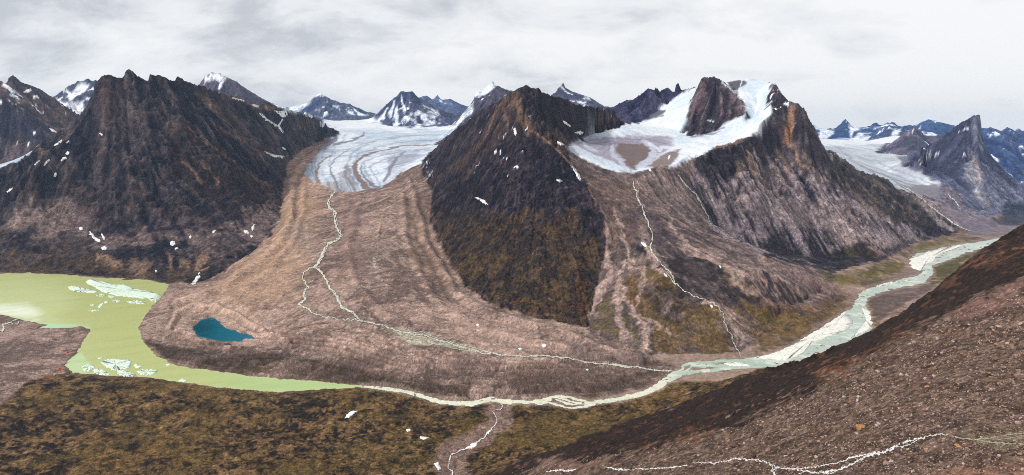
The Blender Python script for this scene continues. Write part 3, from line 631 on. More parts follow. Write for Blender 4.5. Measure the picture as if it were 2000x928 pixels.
paint('moraine', C(0, 380, Q, (1060, 650), (1200, 600), (1400, 640), (1547, 700), (1547, 830), (1330, 760), (1180, 760), (1080, 800)), (182, 152, 132), 8, 6, .7)
for ln in (C(500, 628, Q, (0, 60, 1), (250, 90, 1), (500, 100, 1), (800, 170, 1), (1200, 220, 1), (1500, 250, .8)), C(500, 628, Q, (100, 130, .8), (400, 150, 1), (700, 210, 1), (1000, 260, 1)), C(500, 628, Q, (0, 100, .7), (300, 120, .8), (560, 150, .8)),
           C(500, 628, Q, (200, 40, .8), (500, 50, .8), (700, 60, .8)), C(500, 628, Q, (550, 250, 1), (760, 320, 1.2), (900, 345, 1), (1200, 350, .8)), C(500, 628, Q, (430, 220, 1), (620, 270, 1), (800, 330, 1))):
    stripe('moraine', ln, (112, 88, 76), 2, 3, .7)
paint('moraine', C(500, 628, Q, (760, 30), (840, 35), (1000, 60), (1150, 120), (1400, 180), (1250, 175), (980, 140), (880, 110), (820, 60)), (176, 168, 146), 4, 3, .75)
paint('moraine', C(0, 628, Q, (950, 60), (1000, 130), (1200, 180), (1200, 100), (1050, 60)), (150, 122, 106), 6, 4, .6)
# --- left mountain
base('left', (25, 22, 34), (78, 66, 66), -0.9, 1.8, s4=.5, s2=.35, s1=.2, mid=.6, big=.45, fine=.45, tiny=.35)
i = sel('left'); mix(i, T(i, .9, 1.8, s4=.7, s2=.4, mid=.5) * .4, col(112, 94, 84)); mix(i, T(i, .4, 1.5, big=.9, mid=.5) * .3, col(66, 48, 44))
paint('left', [(60, 402), (80, 395), (150, 405), (170, 420), (205, 452), (300, 455), (420, 440), (520, 400), (545, 402), (530, 450), (500, 480), (420, 500), (350, 470), (200, 480), (60, 470), (10, 440)], (122, 102, 97), 10, 8, .92, tex=dict(s4=.5, s2=.4, mid=.5, s1=.3), lim=(-2.4, .3))
paint('left', C(0, 380, Q, (90, 100), (190, 0), (220, 20), (180, 120), (130, 220), (80, 220)), (140, 118, 110), 7, 5, .95)
paint('left', C(0, 380, Q, (220, 90), (420, 90), (480, 180), (400, 250), (230, 190)), (132, 110, 102), 9, 8, .9)
paint('left', C(0, 380, Q, (0, 200), (80, 300), (350, 340), (520, 330), (760, 440), (1080, 380), (1200, 440), (1200, 560), (900, 540), (400, 520), (0, 500)), (80, 62, 42), 14, 10, .8, tex=dict(wide=.6, tun=.5, tiny=.3), lim=(-1.2, .8))
paint('left', C(0, 380, Q, (350, 230), (520, 230), (560, 330), (520, 380), (400, 350)), (50, 42, 40), 10, 10, .7)
for p in (((560, 350), (640, 370), (660, 410), (580, 410)), ((650, 380), (740, 400), (740, 450), (670, 450)), ((800, 400), (840, 400), (820, 470), (780, 470)), ((860, 400), (900, 420), (870, 490), (830, 480)), ((1020, 350), (1050, 360), (1020, 450), (990, 460)), ((1100, 380), (1140, 390), (1130, 440), (1080, 440)), ((1180, 370), (1260, 360), (1250, 440), (1180, 450))):
    paint('left', C(0, 380, Q, *p), (136, 108, 88), 4, 4, .9)
for p in (((700, 310), (800, 300), (840, 370), (740, 370)), ((830, 300), (890, 290), (880, 350), (840, 350)), ((1180, 200), (1260, 200), (1250, 270), (1190, 280)), ((900, 400), (980, 420), (960, 470), (880, 480)), ((1250, 300), (1420, 220), (1520, 280), (1400, 340), (1290, 350)), ((1260, 440), (1400, 420), (1260, 520), (1150, 530))):
    paint('left', C(0, 380, Q, *p), (44, 38, 40), 8, 8, .75)
paint('left', C(330, 130, 3.436, (0, 600), (0, 300), (300, 560), (560, 800), (760, 860), (760, 930), (200, 930)), (62, 46, 40), 14, 12, .55)
for ln in (((330, 410, .5), (560, 540, .8), (700, 600, .8)), ((100, 400, .6), (300, 560, 1), (520, 720, 1), (720, 830, 1.2)), ((240, 230, .6), (420, 430, .8), (640, 600, 1)), ((160, 440, .8), (220, 500, .8)), ((360, 440, .6), (600, 560, .9), (700, 690, 1)), ((520, 760, 1), (640, 800, 1.2), (745, 845, 1.5)), ((220, 650, 3), (280, 720, 2.5), (330, 780, 2)), ((90, 640, 2.5), (170, 720, 2.5), (200, 780, 2)), ((800, 340, .5), (850, 420, .5), (910, 490, .8)), ((860, 380, .5), (950, 470, .8)), ((470, 420, .5), (620, 500, .7), (770, 590, .8))):
    stripe('left', C(330, 130, 3.436, *ln), (124, 96, 76), 2, 3, .75)
paint('left', C(330, 130, 3.436, (0, 60), (40, 40), (60, 60), (150, 85), (230, 100), (320, 160), (300, 230), (200, 200), (60, 160)), (48, 42, 48), 6, 8, .6)
paint('left', C(0, 130, 3.436, (660, 110), (700, 60), (770, 80), (800, 110), (830, 300), (720, 330), (640, 260)), (74, 50, 44), 8, 8, .55)
paint('left', C(330, 130, 3.436, (350, 150), (440, 180), (560, 240), (740, 290), (700, 300), (560, 270), (450, 215), (360, 175)), (132, 102, 86), 3, 2, .8)
paint('left', C(330, 130, 3.436, (740, 260), (800, 280), (960, 310), (940, 325), (800, 300)), SNOW, 1.5, 1.5, .9)
# --- middle mountain
base('mid', (24, 21, 33), (64, 53, 58), -0.8, 2.0, s2=.4, s1=.4, mid=.4, fine=.4, tiny=.4)
FACE = [(838, 400), (1175, 415), (1182, 480), (1165, 545), (1150, 640), (1040, 616), (955, 592), (900, 556), (865, 500), (838, 432)]
paint('mid', [(838, 430), (1000, 410), (1180, 440), (1182, 480), (1165, 545), (1150, 640), (1040, 616), (955, 592), (900, 556), (865, 500)], (54, 43, 38), 20, 12, .85)
paint('mid', FACE, (82, 63, 45), 12, 14, .9, tex=dict(tun=.6, wide=.5, hor=.5, tiny=.3, big=.3), lim=(-.4, 1.3))
paint('mid', [(860, 480), (1000, 480), (1170, 500), (1150, 640), (1040, 616), (955, 592), (900, 556)], (80, 63, 42), 18, 14, .7, tex=dict(tun=.6, wide=.5, hor=.4, tiny=.4), lim=(-.9, 1.0))
paint('mid', C(1000, 380, Q, (0, 640), (200, 560), (440, 620), (440, 790), (200, 770), (0, 700)), (92, 68, 44), 12, 10, .6, tex=dict(tun=.6, wide=.5, tiny=.4), lim=(-1.0, .9))
paint('mid', C(1000, 380, Q, (380, 480), (420, 480), (430, 700), (380, 720)), (74, 46, 34), 6, 4, .7)
paint('mid', C(1000, 380, Q, (160, 360), (220, 340), (280, 400), (200, 400)), (40, 34, 38), 6, 8, .6)
paint('mid', [(838, 352), (905, 300), (960, 240), (1000, 182), (1016, 200), (960, 280), (900, 340), (850, 385)], (80, 62, 56), 10, 8, .75, tex=dict(s2=.6, s1=.6), lim=(-1.4, 1.0))
paint('mid', [(1000, 180), (1015, 185), (1030, 225), (1010, 240), (990, 210), (975, 225), (960, 215)], (110, 88, 72), 8, 6, .7, tex=dict(s1=.6, s2=.6), lim=(-1.2, .8))
for ln in (((970, 230, 1.5), (955, 262, 1.5), (935, 285, 1)), ((985, 215, 2), (990, 250, 2), (985, 270, 1)), ((1005, 200, 1.5), (1025, 250, 1.5), (1040, 270, 1))):
    stripe('mid', ln, (116, 92, 74), 2, 3, .7)
paint('mid', [(1005, 182), (1020, 200), (1060, 255), (1105, 290), (1100, 300), (1055, 268), (1010, 215)], (112, 88, 70), 5, 4, .85, tex=dict(s2=.6, s1=.5), lim=(-1.6, .7))
paint('mid', [(1010, 175), (1070, 180), (1160, 205), (1160, 250), (1110, 262), (1060, 225)], (52, 44, 46), 8, 8, .7)
paint('mid', [(1150, 206), (1200, 212), (1213, 243), (1165, 256), (1158, 240)], (96, 76, 74), 4, 4, .8, tex=dict(s1=.5, s2=.6), lim=(-1.3, .8))
stripe('mid', [(1162, 208, 1.5), (1166, 230, 2), (1168, 250, 1)], (128, 100, 84), 2, 1, .4)
paint('mid', [(1060, 230), (1110, 270), (1130, 275), (1105, 292), (1075, 270)], (86, 70, 62), 6, 5, .7)
stripe('mid', [(840, 400, 2), (868, 500, 3), (905, 558, 3.5), (958, 593, 4), (1040, 615, 5), (1146, 638, 6)], (104, 84, 68), 6, 4, .6, tex=dict(fine=.6, tiny=.5), lim=(-1.2, 1))
stripe('mid', [(1032, 252, .8), (1060, 266, 1.2), (1082, 288, 1.3), (1116, 322, 1.3), (1142, 350, 1.2), (1166, 400, 1.0)], (150, 116, 96), 2, 1.5, .85)
i = sel('mid'); m = (Uf[i] > 925) & (Uf[i] < 1045) & (Vf[i] > 225) & (Vf[i] < 345)
mix(i[m], T(i[m], 2.45, 2.8, tiny=.9, fine=.35, s2=.3, mid=.3) * .9, col(*SNOW))

for y in range(8):
    stripe('mid', [(820 + y * 1.2, 305 + y * 6.5, .9), (833 + y * 1.5, 296 + y * 7.2, 1.1)], SNOW, .8, 1.5, .85, tex=dict(fine=.8, tiny=.5), lim=(.1, .9))
# --- hillside between the mountains
base('hillside', (80, 68, 66), (126, 107, 101), -1.2, 1.3, s4=.6, s2=.4, s1=.4, mid=.3, fine=.2)
paint('hillside', [(1140, 345), (1200, 338), (1230, 342), (1250, 400), (1240, 470), (1190, 470), (1170, 395)], (110, 88, 76), 10, 8, .6)
paint('hillside', C(1000, 380, Q, (700, 60), (780, 60), (830, 220), (880, 340), (1040, 380), (1000, 300), (900, 160), (820, 60), (760, 200), (700, 240)), (80, 64, 70), 8, 7, .65)
paint('hillside', C(1000, 100, Q, (330, 540), (470, 660), (480, 800), (430, 720), (380, 640)), (84, 66, 58), 5, 4, .7)
paint('hillside', C(1000, 380, Q, (880, 360), (1040, 360), (1150, 390), (1260, 440), (1400, 560), (1540, 620), (1540, 690), (1260, 680), (1140, 640), (1000, 560), (960, 480), (900, 420)), (40, 34, 36), 9, 9, .93, tex=dict(wide=.6, fine=.5, mid=.4), lim=(-1.7, .3))
paint('hillside', C(1000, 380, Q, (760, 380), (870, 470), (960, 520), (1120, 640), (1250, 700), (1320, 900), (1290, 990), (1000, 990), (850, 940), (800, 800), (750, 640), (760, 560)), (97, 76, 45), 10, 9, .92, tex=dict(wide=.6, fine=.4, hor=.3), lim=(-1.6, .4))
paint('hillside', C(1000, 380, Q, (780, 520), (960, 560), (1120, 650), (1100, 740), (900, 730), (800, 640)), (46, 40, 38), 8, 8, .85, tex=dict(wide=.6, fine=.5), lim=(-1.4, .3))
paint('hillside', C(1000, 380, Q, (480, 640), (600, 600), (620, 800), (640, 900), (560, 860), (470, 790)), (88, 74, 50), 8, 8, .85, tex=dict(wide=.6, fine=.5), lim=(-1.4, .4))
paint('hillside', C(1000, 380, Q, (680, 540), (740, 460), (760, 640), (720, 650), (680, 580)), (98, 72, 40), 6, 5, .8)
paint('hillside', C(1000, 380, Q, (700, 700), (760, 900), (730, 900), (680, 800)), (84, 78, 44), 6, 5, .8)
paint('hillside', C(1000, 380, Q, (745, 300), (815, 320), (810, 360), (745, 350)), (30, 27, 32), 4, 4, .9)
paint('hillside', C(1000, 380, Q, (640, 280), (690, 300), (690, 420), (650, 460), (600, 430)), (82, 68, 62), 6, 6, .7)
paint('hillside', C(1000, 380, Q, (1260, 430), (1400, 540), (1500, 620), (1440, 620), (1330, 540)), (92, 76, 40), 6, 5, .75)
paint('hillside', C(1000, 380, Q, (1260, 690), (1400, 680), (1547, 700), (1547, 930), (1450, 870), (1340, 770)), (104, 82, 48), 8, 7, .88, tex=dict(wide=.6, fine=.4), lim=(-1.8, .2))
for ln in (((560, 200, 5), (580, 400, 5), (570, 520, 6), (470, 620, 5), (450, 740, 4), (450, 800, 3)), ((640, 60, 2), (660, 200, 2), (700, 320, 3), (710, 400, 5), (660, 480, 4), (650, 560, 5), (640, 700, 6), (660, 860, 8)), ((720, 420, 4), (800, 480, 4), (770, 560, 3), (760, 660, 2.5)),
           ((670, 580, 3), (730, 680, 3.5), (770, 780, 4), (800, 880, 6), (830, 940, 8)), ((740, 720, 2), (830, 780, 5), (960, 840, 3)), ((840, 330, 4), (880, 460, 4), (940, 480, 3)), ((1150, 640, 3), (1260, 700, 5), (1330, 800, 8), (1370, 880, 10)), ((960, 160, 4), (1050, 300, 6), (1140, 370, 6), (1260, 430, 7), (1400, 470, 7), (1547, 500, 8)), ((1300, 440, 4), (1380, 560, 3), (1547, 640, 4))):
    stripe('hillside', C(1000, 380, Q, *ln), (166, 140, 128), 4, 5, .85, tex=dict(s1=.5, s2=.3), lim=(-2.4, 0))
paint('hillside', C(1480, 460, 3.867, (0, 240), (60, 250), (140, 320), (360, 430), (340, 450), (200, 390), (100, 340)), (176, 148, 138), 4, 4, .85)
paint('hillside', C(1480, 460, 3.867, (0, 280), (80, 300), (150, 360), (340, 450), (360, 500), (220, 520), (100, 510), (0, 450)), (54, 46, 46), 5, 5, .9, tex=dict(s1=.6, fine=.5), lim=(-1.2, .2))
for ln in (((0, 300, 1.5), (90, 350, 1.5), (60, 440, 1)), ((120, 350, 1.5), (150, 430, 1.5), (160, 480, 1)), ((30, 270, 1.5), (50, 380, 1.2)), ((200, 400, 1.2), (260, 430, 1.2)), ((240, 360, 3), (350, 430, 2.5)), ((400, 450, 1.5), (470, 470, 1.5))):
    stripe('hillside', C(1480, 460, 3.867, *ln), (158, 130, 120), 2, 3, .75)
paint('hillside', C(1480, 460, 3.867, (280, 240), (600, 380), (780, 400), (640, 470), (480, 440), (330, 360), (0, 180), (0, 130)), (138, 114, 106), 6, 5, .85)
paint('hillside', C(1480, 460, 3.867, (0, 470), (120, 520), (380, 540), (440, 530), (420, 570), (180, 560), (0, 520)), (136, 104, 92), 4, 4, .75)
for r_ in TUN:
    paint(r_, C(1480, 460, 3.867, (0, 560), (380, 560), (660, 470), (700, 540), (620, 600), (560, 680), (330, 740), (200, 800), (0, 840)), (103, 80, 46), 8, 7, .88, tex=dict(wide=.6, fine=.4), lim=(-1.8, .2))
    paint(r_, C(1480, 460, 3.867, (480, 280), (800, 280), (900, 220), (1050, 180), (1100, 250), (900, 330), (640, 370), (480, 310)), (104, 90, 40), 6, 5, .9, tex=dict(wide=.6, fine=.4), lim=(-1.8, .2))
    paint(r_, C(1480, 460, 3.867, (780, 290), (920, 200), (1040, 190), (1020, 260), (880, 310)), (62, 62, 44), 6, 7, .75, tex=dict(wide=.7, fine=.5), lim=(-1.0, .6))
    paint(r_, C(1500, 380, Q, (840, 350), (960, 290), (1170, 260), (1190, 290), (1000, 340), (880, 380)), (98, 88, 46), 4, 5, .85)
    paint(r_, C(1500, 380, Q, (990, 430), (1040, 390), (1240, 340), (1200, 400), (1090, 530), (990, 540)), (78, 72, 36), 5, 5, .92)
    paint(r_, C(1480, 460, 3.867, (600, 380), (760, 400), (720, 520), (650, 540), (680, 470)), (142, 116, 106), 5, 4, .7)
    paint(r_, C(1480, 460, 3.867, (20, 600), (140, 600), (120, 640), (40, 660)), (92, 90, 44), 6, 6, .7)
paint('valley_floor', C(1500, 380, Q, (575, 640), (640, 590), (1000, 540), (1040, 560), (800, 680), (670, 760), (640, 720)), (88, 74, 68), 4, 3, .9)
paint('valley_floor', C(1500, 380, Q, (680, 590), (900, 570), (900, 610), (740, 610)), (122, 104, 96), 5, 4, .7)
paint('valley_floor', C(1500, 380, Q, (700, 510), (860, 450), (930, 470), (920, 500), (800, 520)), (128, 108, 100), 4, 3, .8)
paint('valley_floor', [(1150, 780), (1320, 720), (1500, 690), (1540, 700), (1400, 770), (1260, 790)], (152, 128, 114), 6, 4, .8)
paint('valley_floor', [(1265, 690), (1440, 685), (1480, 668), (1475, 694), (1400, 702), (1320, 716)], (150, 126, 112), 5, 4, .8)
paint('valley_floor', [(1840, 440), (2100, 425), (2100, 470), (1900, 460)], (112, 98, 98), 5, 4, .8)
# --- right mountain
base('right', (46, 39, 50), (140, 125, 126), -1.1, 1.3, s4=1.0, s2=.4, s1=.15, mid=.3, fine=.3, tiny=.25)
paint('right', [(1352, 314), (1385, 294), (1430, 281), (1482, 268), (1478, 296), (1450, 320), (1432, 345), (1400, 350), (1362, 340)], (36, 32, 40), 7, 6, .93)
stripe('right', [(1350, 308, 4), (1385, 290, 4), (1430, 276, 5), (1486, 256, 6)], (126, 100, 86), 2, 1.5, .95)
paint('right', [(1500, 160), (1530, 170), (1575, 210), (1605, 295), (1640, 320), (1590, 330), (1540, 320), (1482, 300), (1480, 255), (1505, 225)], (66, 54, 60), 6, 5, .88, tex=dict(s4=.6, s1=.4), lim=(-2.2, .8))
paint('right', [(1478, 262), (1500, 240), (1520, 250), (1530, 310), (1480, 305)], (44, 38, 44), 7, 6, .75)
paint('right', [(1500, 185), (1530, 190), (1535, 215), (1515, 232), (1503, 225)], (42, 36, 42), 4, 4, .85)
i = sel('right'); m = (Uf[i] > 1500) & (Uf[i] < 1540) & (Vf[i] < 216); mix(i[m], T(i[m], .5, 1.0, fine=.8, tiny=.6) * .85, col(*SNOW))
paint('right', C(1330, 140, 4.217, (640, 640), (760, 700), (900, 860), (1000, 930), (760, 930), (560, 930), (430, 760), (560, 640)), (150, 128, 118), 8, 8, .45, tex=dict(s4=.8), lim=(-1.2, .8))
paint('right', C(1330, 140, 4.217, (890, 280), (925, 270), (920, 420), (925, 560), (870, 620), (830, 560), (860, 400)), (150, 110, 82), 4, 2, .85, tex=dict(s1=.4), lim=(-1.8, .2))
paint('right', C(1330, 140, 4.217, (800, 450), (860, 420), (850, 560), (800, 580)), (92, 60, 56), 5, 4, .7)
for ln in (((930, 300, 3), (940, 420, 4), (930, 560, 4)), ((970, 350, 3), (980, 500, 3), (1000, 620, 3)), ((1040, 470, 4), (1060, 600, 3)), ((700, 560, 6), (780, 700, 6), (850, 760, 5)), ((920, 640, 5), (990, 760, 5), (1040, 850, 4)), ((1060, 600, 6), (1100, 740, 5), (1150, 880, 4)), ((620, 600, 5), (690, 760, 5), (720, 880, 4))):
    stripe('right', C(1330, 140, 4.217, *ln), (42, 35, 42), 3, 3, .8)
for ln in (((560, 620, 5), (600, 740, 7), (640, 880, 7)), ((440, 760, 5), (470, 880, 6)), ((780, 640, 3), (860, 740, 4), (930, 880, 5)), ((1000, 640, 2), (1080, 780, 4), (1180, 900, 5)), ((900, 620, 3), (960, 700, 3), (1040, 800, 4))):
    stripe('right', C(1330, 140, 4.217, *ln), (152, 126, 108), 4, 4, .7, tex=dict(s1=.6), lim=(-1.2, .8))
for ln in (((0, 560, 5), (120, 700, 5), (200, 830, 5)), ((100, 560, 6), (220, 700, 6), (330, 850, 5)), ((240, 520, 4), (330, 640, 6), (480, 800, 5), (640, 900, 4)), ((330, 560, 3), (500, 720, 4), (760, 880, 4)), ((0, 700, 5), (80, 840, 5)), ((420, 560, 3), (520, 680, 3), (700, 820, 3))):
    stripe('right', C(1500, 150, Q, *ln), (56, 46, 52), 3, 4, .7, tex=dict(s1=.6), lim=(-1.4, .6))
paint('right', C(1500, 150, Q, (310, 420), (420, 470), (620, 560), (800, 680), (1000, 860), (1030, 920), (800, 900), (600, 800), (480, 660), (400, 560), (350, 500)), (58, 52, 48), 7, 7, .88, tex=dict(s1=.5, s2=.5), lim=(-2.2, .3))
for ln in (((480, 640, 1.5), (560, 740, 2), (700, 860, 2)), ((640, 620, 1.2), (760, 740, 1.5), (900, 860, 1.5)), ((540, 640, 1.2), (680, 780, 1.5))):
    stripe('right', C(1500, 150, Q, *ln), (128, 106, 96), 2, 2, .7)
paint('right', C(1500, 380, Q, (300, 60), (420, 60), (620, 220), (840, 280), (900, 270), (840, 330), (700, 300), (460, 320), (300, 200)), (152, 132, 128), 10, 8, .95, tex=dict(s1=.4, s2=.4), lim=(-2.6, -.2))
paint('right', C(1500, 150, Q, (0, 560), (100, 640), (260, 800), (420, 930), (200, 930), (60, 860), (-200, 840), (-300, 760), (-120, 640)), (142, 125, 122), 12, 9, .5)
paint('right', C(1500, 380, Q, (590, 330), (640, 320), (700, 350), (690, 380), (630, 390)), (150, 120, 108), 4, 4, .85)
paint('right', C(1500, 380, Q, (790, 300), (830, 300), (850, 320), (790, 320)), (148, 118, 110), 3, 3, .85)
paint(['right', 'hillside'], C(1500, 380, Q, (0, 260), (100, 300), (250, 370), (400, 340), (560, 330), (660, 400), (640, 450), (440, 470), (300, 460), (120, 400), (0, 370)), (38, 34, 37), 8, 7, .94, tex=dict(wide=.5, fine=.5, s2=.3), lim=(-1.8, .2))
paint(['right', 'hillside'], C(1500, 380, Q, (440, 320), (580, 330), (620, 400), (480, 420)), (84, 74, 40), 6, 7, .7, tex=dict(wide=.7, fine=.5), lim=(-1, .5))
paint('right', C(1500, 380, Q, (700, 340), (860, 270), (960, 270), (840, 340), (720, 370)), (52, 46, 46), 4, 5, .8)
paint('right', C(1500, 380, Q, (440, 90), (520, 140), (640, 200), (560, 250), (480, 180)), (66, 54, 60), 5, 6, .75, tex=dict(s1=.7), lim=(-1.2, .5))
# --- tower, jagged ridge
base('tower', (48, 42, 52), (106, 90, 92), -1.2, 1.2, s4=.8, s2=.4, s1=.4, mid=.2)
for ln in (((260, 60, 5), (255, 200, 6), (255, 330, 5)), ((380, 180, 4), (370, 300, 6), (375, 380, 4)), ((300, 100, 2), (310, 260, 3)), ((460, 260, 3), (440, 360, 4)), ((130, 420, 4), (150, 490, 4), (100, 500, 3))):
    stripe('tower', C(1330, 140, 4.217, *ln), (40, 32, 42), 3, 2, .8)
stripe('tower', C(1330, 140, 4.217, (200, 60, 6), (180, 160, 6), (160, 280, 6)), (92, 72, 76), 4, 2, .7)
stripe('tower', C(1330, 140, 4.217, (195, 25, 1.5), (235, 28, 1.2), (260, 40, .6)), SNOW, 1, 1, .9)
stripe('tower', C(1330, 140, 4.217, (340, 85, 1.2), (400, 130, 1.5), (450, 180, 1)), SNOW, 1, 1, .9)
stripe('tower', C(1330, 140, 4.217, (220, 400, 1.2), (270, 410, .8)), SNOW, 1, 1, .9)
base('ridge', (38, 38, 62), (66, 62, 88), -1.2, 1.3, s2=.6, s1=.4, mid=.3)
# --- cirque glacier
base('g2', (214, 224, 234), (240, 244, 249), -1.2, 1.0, s2=.5, s3=.5, mid=.4)
paint('g2', C(1000, 100, Q, (330, 545), (420, 520), (700, 505), (900, 515), (980, 540), (940, 600), (880, 640), (770, 690), (700, 740), (620, 710), (480, 640), (350, 600)), (158, 148, 162), 5, 3, .92)
for ln in (((430, 540, 1.2), (600, 525, 1.2), (800, 530, 1.2), (930, 560, 1)), ((460, 560, 1), (600, 545, 1), (760, 545, 1)), ((520, 590, 1.2), (620, 560, 1.2), (700, 556, 1)), ((560, 620, 1), (590, 580, 1), (640, 560, 1))):
    stripe('g2', C(1000, 100, Q, *ln), (128, 118, 134), 1.5, 1.5, .6)
paint('g2', C(1000, 100, Q, (620, 590), (650, 565), (780, 558), (840, 590), (820, 640), (760, 680), (740, 720), (700, 700), (670, 660)), (110, 88, 82), 3, 2, .95)
for ln, c in ((((335, 550, 4), (420, 605, 5), (520, 655, 6), (620, 705, 7), (690, 725, 6)), (216, 226, 234)), (((420, 530, 2), (440, 570, 2), (520, 610, 1)), (205, 212, 224)), (((600, 580, 3), (615, 630, 3), (650, 670, 3), (690, 710, 3)), (196, 200, 212)), (((790, 540, 4), (850, 580, 5), (855, 620, 6), (800, 670, 5), (770, 690, 3)), (196, 198, 212)), (((830, 560, 2), (900, 600, 2), (910, 580, 2), (960, 590, 3)), (222, 228, 236)), (((330, 560, 5), (360, 600, 5), (400, 630, 3)), (150, 156, 172))):
    stripe('g2', C(1000, 100, Q, *ln), c, 2, 1.5, .85, tex=dict(s2=.4), lim=(-1.8, -.2))
paint('g2', C(1000, 100, Q, (930, 620), (1020, 590), (1010, 640), (940, 700), (960, 720), (880, 700), (800, 690)), (118, 94, 86), 3, 2, .92)
paint('g2', C(1000, 100, Q, (640, 720), (720, 730), (740, 745), (690, 750)), (138, 132, 144), 2, 2, .8)
for ln in (((1290, 430, 2), (1340, 410, 1.5), (1400, 360, 1)), ((1100, 510, 2), (1200, 500, 2), (1290, 460, 2)), ((1090, 520, 2), (1160, 515, 1))):
    stripe('g2', C(1000, 100, Q, *ln), (120, 110, 122), 1.5, 2, .75)
paint('g2', C(1330, 140, 4.217, (560, 250), (600, 320), (640, 330), (700, 380), (640, 400), (560, 380), (540, 320)), (196, 212, 222), 4, 4, .7)
paint('g2', C(1330, 140, 4.217, (480, 110), (560, 60), (720, 80), (760, 180), (640, 240), (540, 200)), (206, 220, 230), 6, 4, .8)
paint('g2', C(1330, 140, 4.217, (370, 90), (430, 80), (440, 70), (500, 62), (550, 80), (540, 100), (490, 120), (465, 170), (420, 130)), (62, 50, 58), 2, 1.5, .95)
stripe('g2', C(1330, 140, 4.217, (505, 70, .8), (492, 115, 1)), SNOW, .8, .5, .9)
paint('g2', C(1330, 140, 4.217, (730, 90), (760, 85), (800, 130), (815, 175), (760, 175), (735, 130)), (78, 66, 70), 2, 2, .9)
paint('g2', C(1000, 100, Q, (840, 350), (935, 350), (920, 380), (870, 410), (800, 420), (700, 430), (760, 400)), (44, 42, 60), 2, 2, .9)
paint('g2', C(1000, 100, Q, (990, 390), (1080, 330), (1080, 430), (1000, 440)), (196, 210, 222), 4, 4, .7, tex=dict(fine=.6, tiny=.5), lim=(-1, .6))
i = sel('g2'); m = (Uf[i] > 1135) & (Uf[i] < 1222) & (Vf[i] < 247 - (Uf[i] - 1205) * .2) & (Vf[i] < 252); mix(i[m], T(i[m], -3, -1.5, s1=.5) * 1.0, col(82, 68, 72))
# --- central glacier
base('g1', (168, 184, 200), (214, 222, 230), -1.3, 1.2, s2=.35, s3=.3, mid=.5, fine=.25)
paint('g1', [(640, 232), (900, 232), (900, 252), (760, 258), (700, 254), (640, 250)], (240, 243, 247), 4, 3, .95)
paint('g1', C(500, 100, Q, (520, 470), (1100, 470), (1120, 540), (900, 560), (640, 540), (560, 500)), (186, 200, 212), 8, 5, .7)
paint('g1', C(500, 100, Q, (400, 460), (640, 500), (600, 530), (490, 540), (470, 500)), (232, 236, 242), 4, 3, .85)
paint('g1', C(500, 100, Q, (260, 690), (330, 640), (380, 640), (360, 720), (380, 800), (300, 780)), (150, 160, 176), 5, 3, .85)
paint('g1', C(500, 100, Q, (400, 700), (560, 600), (600, 640), (540, 700), (500, 800), (470, 760), (410, 770)), (228, 232, 236), 6, 4, .75, tex=dict(s2=.5, fine=.4), lim=(-1.4, .5))
paint('g1', C(500, 100, Q, (640, 680), (740, 610), (860, 590), (800, 700), (770, 790), (720, 790)), (228, 232, 238), 6, 4, .75, tex=dict(fine=.5, mid=.3), lim=(-1.4, .5))
paint('g1', C(500, 100, Q, (490, 740), (560, 690), (600, 760), (600, 840), (500, 860)), (128, 128, 142), 5, 3, .85)
paint('g1', C(500, 100, Q, (370, 790), (480, 800), (520, 850), (440, 840)), (136, 116, 108), 3, 3, .85)
paint('g1', C(500, 100, Q, (800, 640), (1000, 590), (980, 640), (860, 720), (800, 740)), (150, 150, 166), 4, 3, .8)
i = sel('g1')
GUIDE = C(500, 100, Q, (1120, 560), (900, 575), (750, 600), (650, 640), (615, 680), (640, 740), (690, 830))
m = (Vf[i] > 262); d_, _ = sdline(Uf[i[m]] + 1.5 * WU[i[m]], Vf[i[m]] + 1.5 * WV[i[m]], GUIDE)
g = np.random.default_rng(5).standard_normal(400); st = np.interp(np.abs(d_) * .45, np.arange(400), g) + .6 * np.interp(np.abs(d_) * 1.1, np.arange(400), g[::-1])
mix(i[m], sstep(.2, 1.6, st) * .55, col(136, 140, 154)); mix(i[m], sstep(.2, 1.6, -st) * .5, col(232, 236, 240))
for ln, c, o in ((((460, 470, 1), (500, 500, 1.5), (480, 530, 3), (420, 570, 5), (370, 600, 5), (340, 620, 4)), (112, 100, 112), .85), (((650, 490, 1), (655, 510, 1.5), (600, 530, 2), (540, 545, 2), (470, 565, 2.5)), (104, 98, 118), .85), (((1090, 565, .8), (900, 572, 1), (750, 600, 1.2), (650, 635, 1.6), (615, 665, 2.5), (590, 695, 4), (610, 750, 5), (640, 790, 5), (680, 832, 6)), (120, 96, 88), .95),
                 (((630, 690, 1.2), (640, 740, 1.5), (690, 800, 2.5), (760, 835, 3)), (96, 88, 96), .8), (((480, 615, .6), (420, 650, 1), (385, 685, 1.5), (365, 725, 2.5), (372, 800, 4), (380, 830, 4)), (126, 108, 102), .85), (((560, 600, .5), (490, 640, .8), (450, 690, 1), (455, 740, 1.5), (480, 800, 2), (500, 850, 2.5)), (116, 112, 124), .8),
                 (((900, 605, 1), (850, 650, 2), (815, 700, 3.5), (805, 740, 3), (770, 790, 2)), (118, 112, 128), .85), (((660, 560, .5), (560, 590, .5), (470, 610, .5), (400, 640, .5)), (150, 150, 166), .6), (((545, 690, 3), (540, 760, 3), (600, 840, 3)), (134, 112, 104), .7)):
    stripe('g1', C(500, 100, Q, *ln), c, 1.5, 1.2, o)
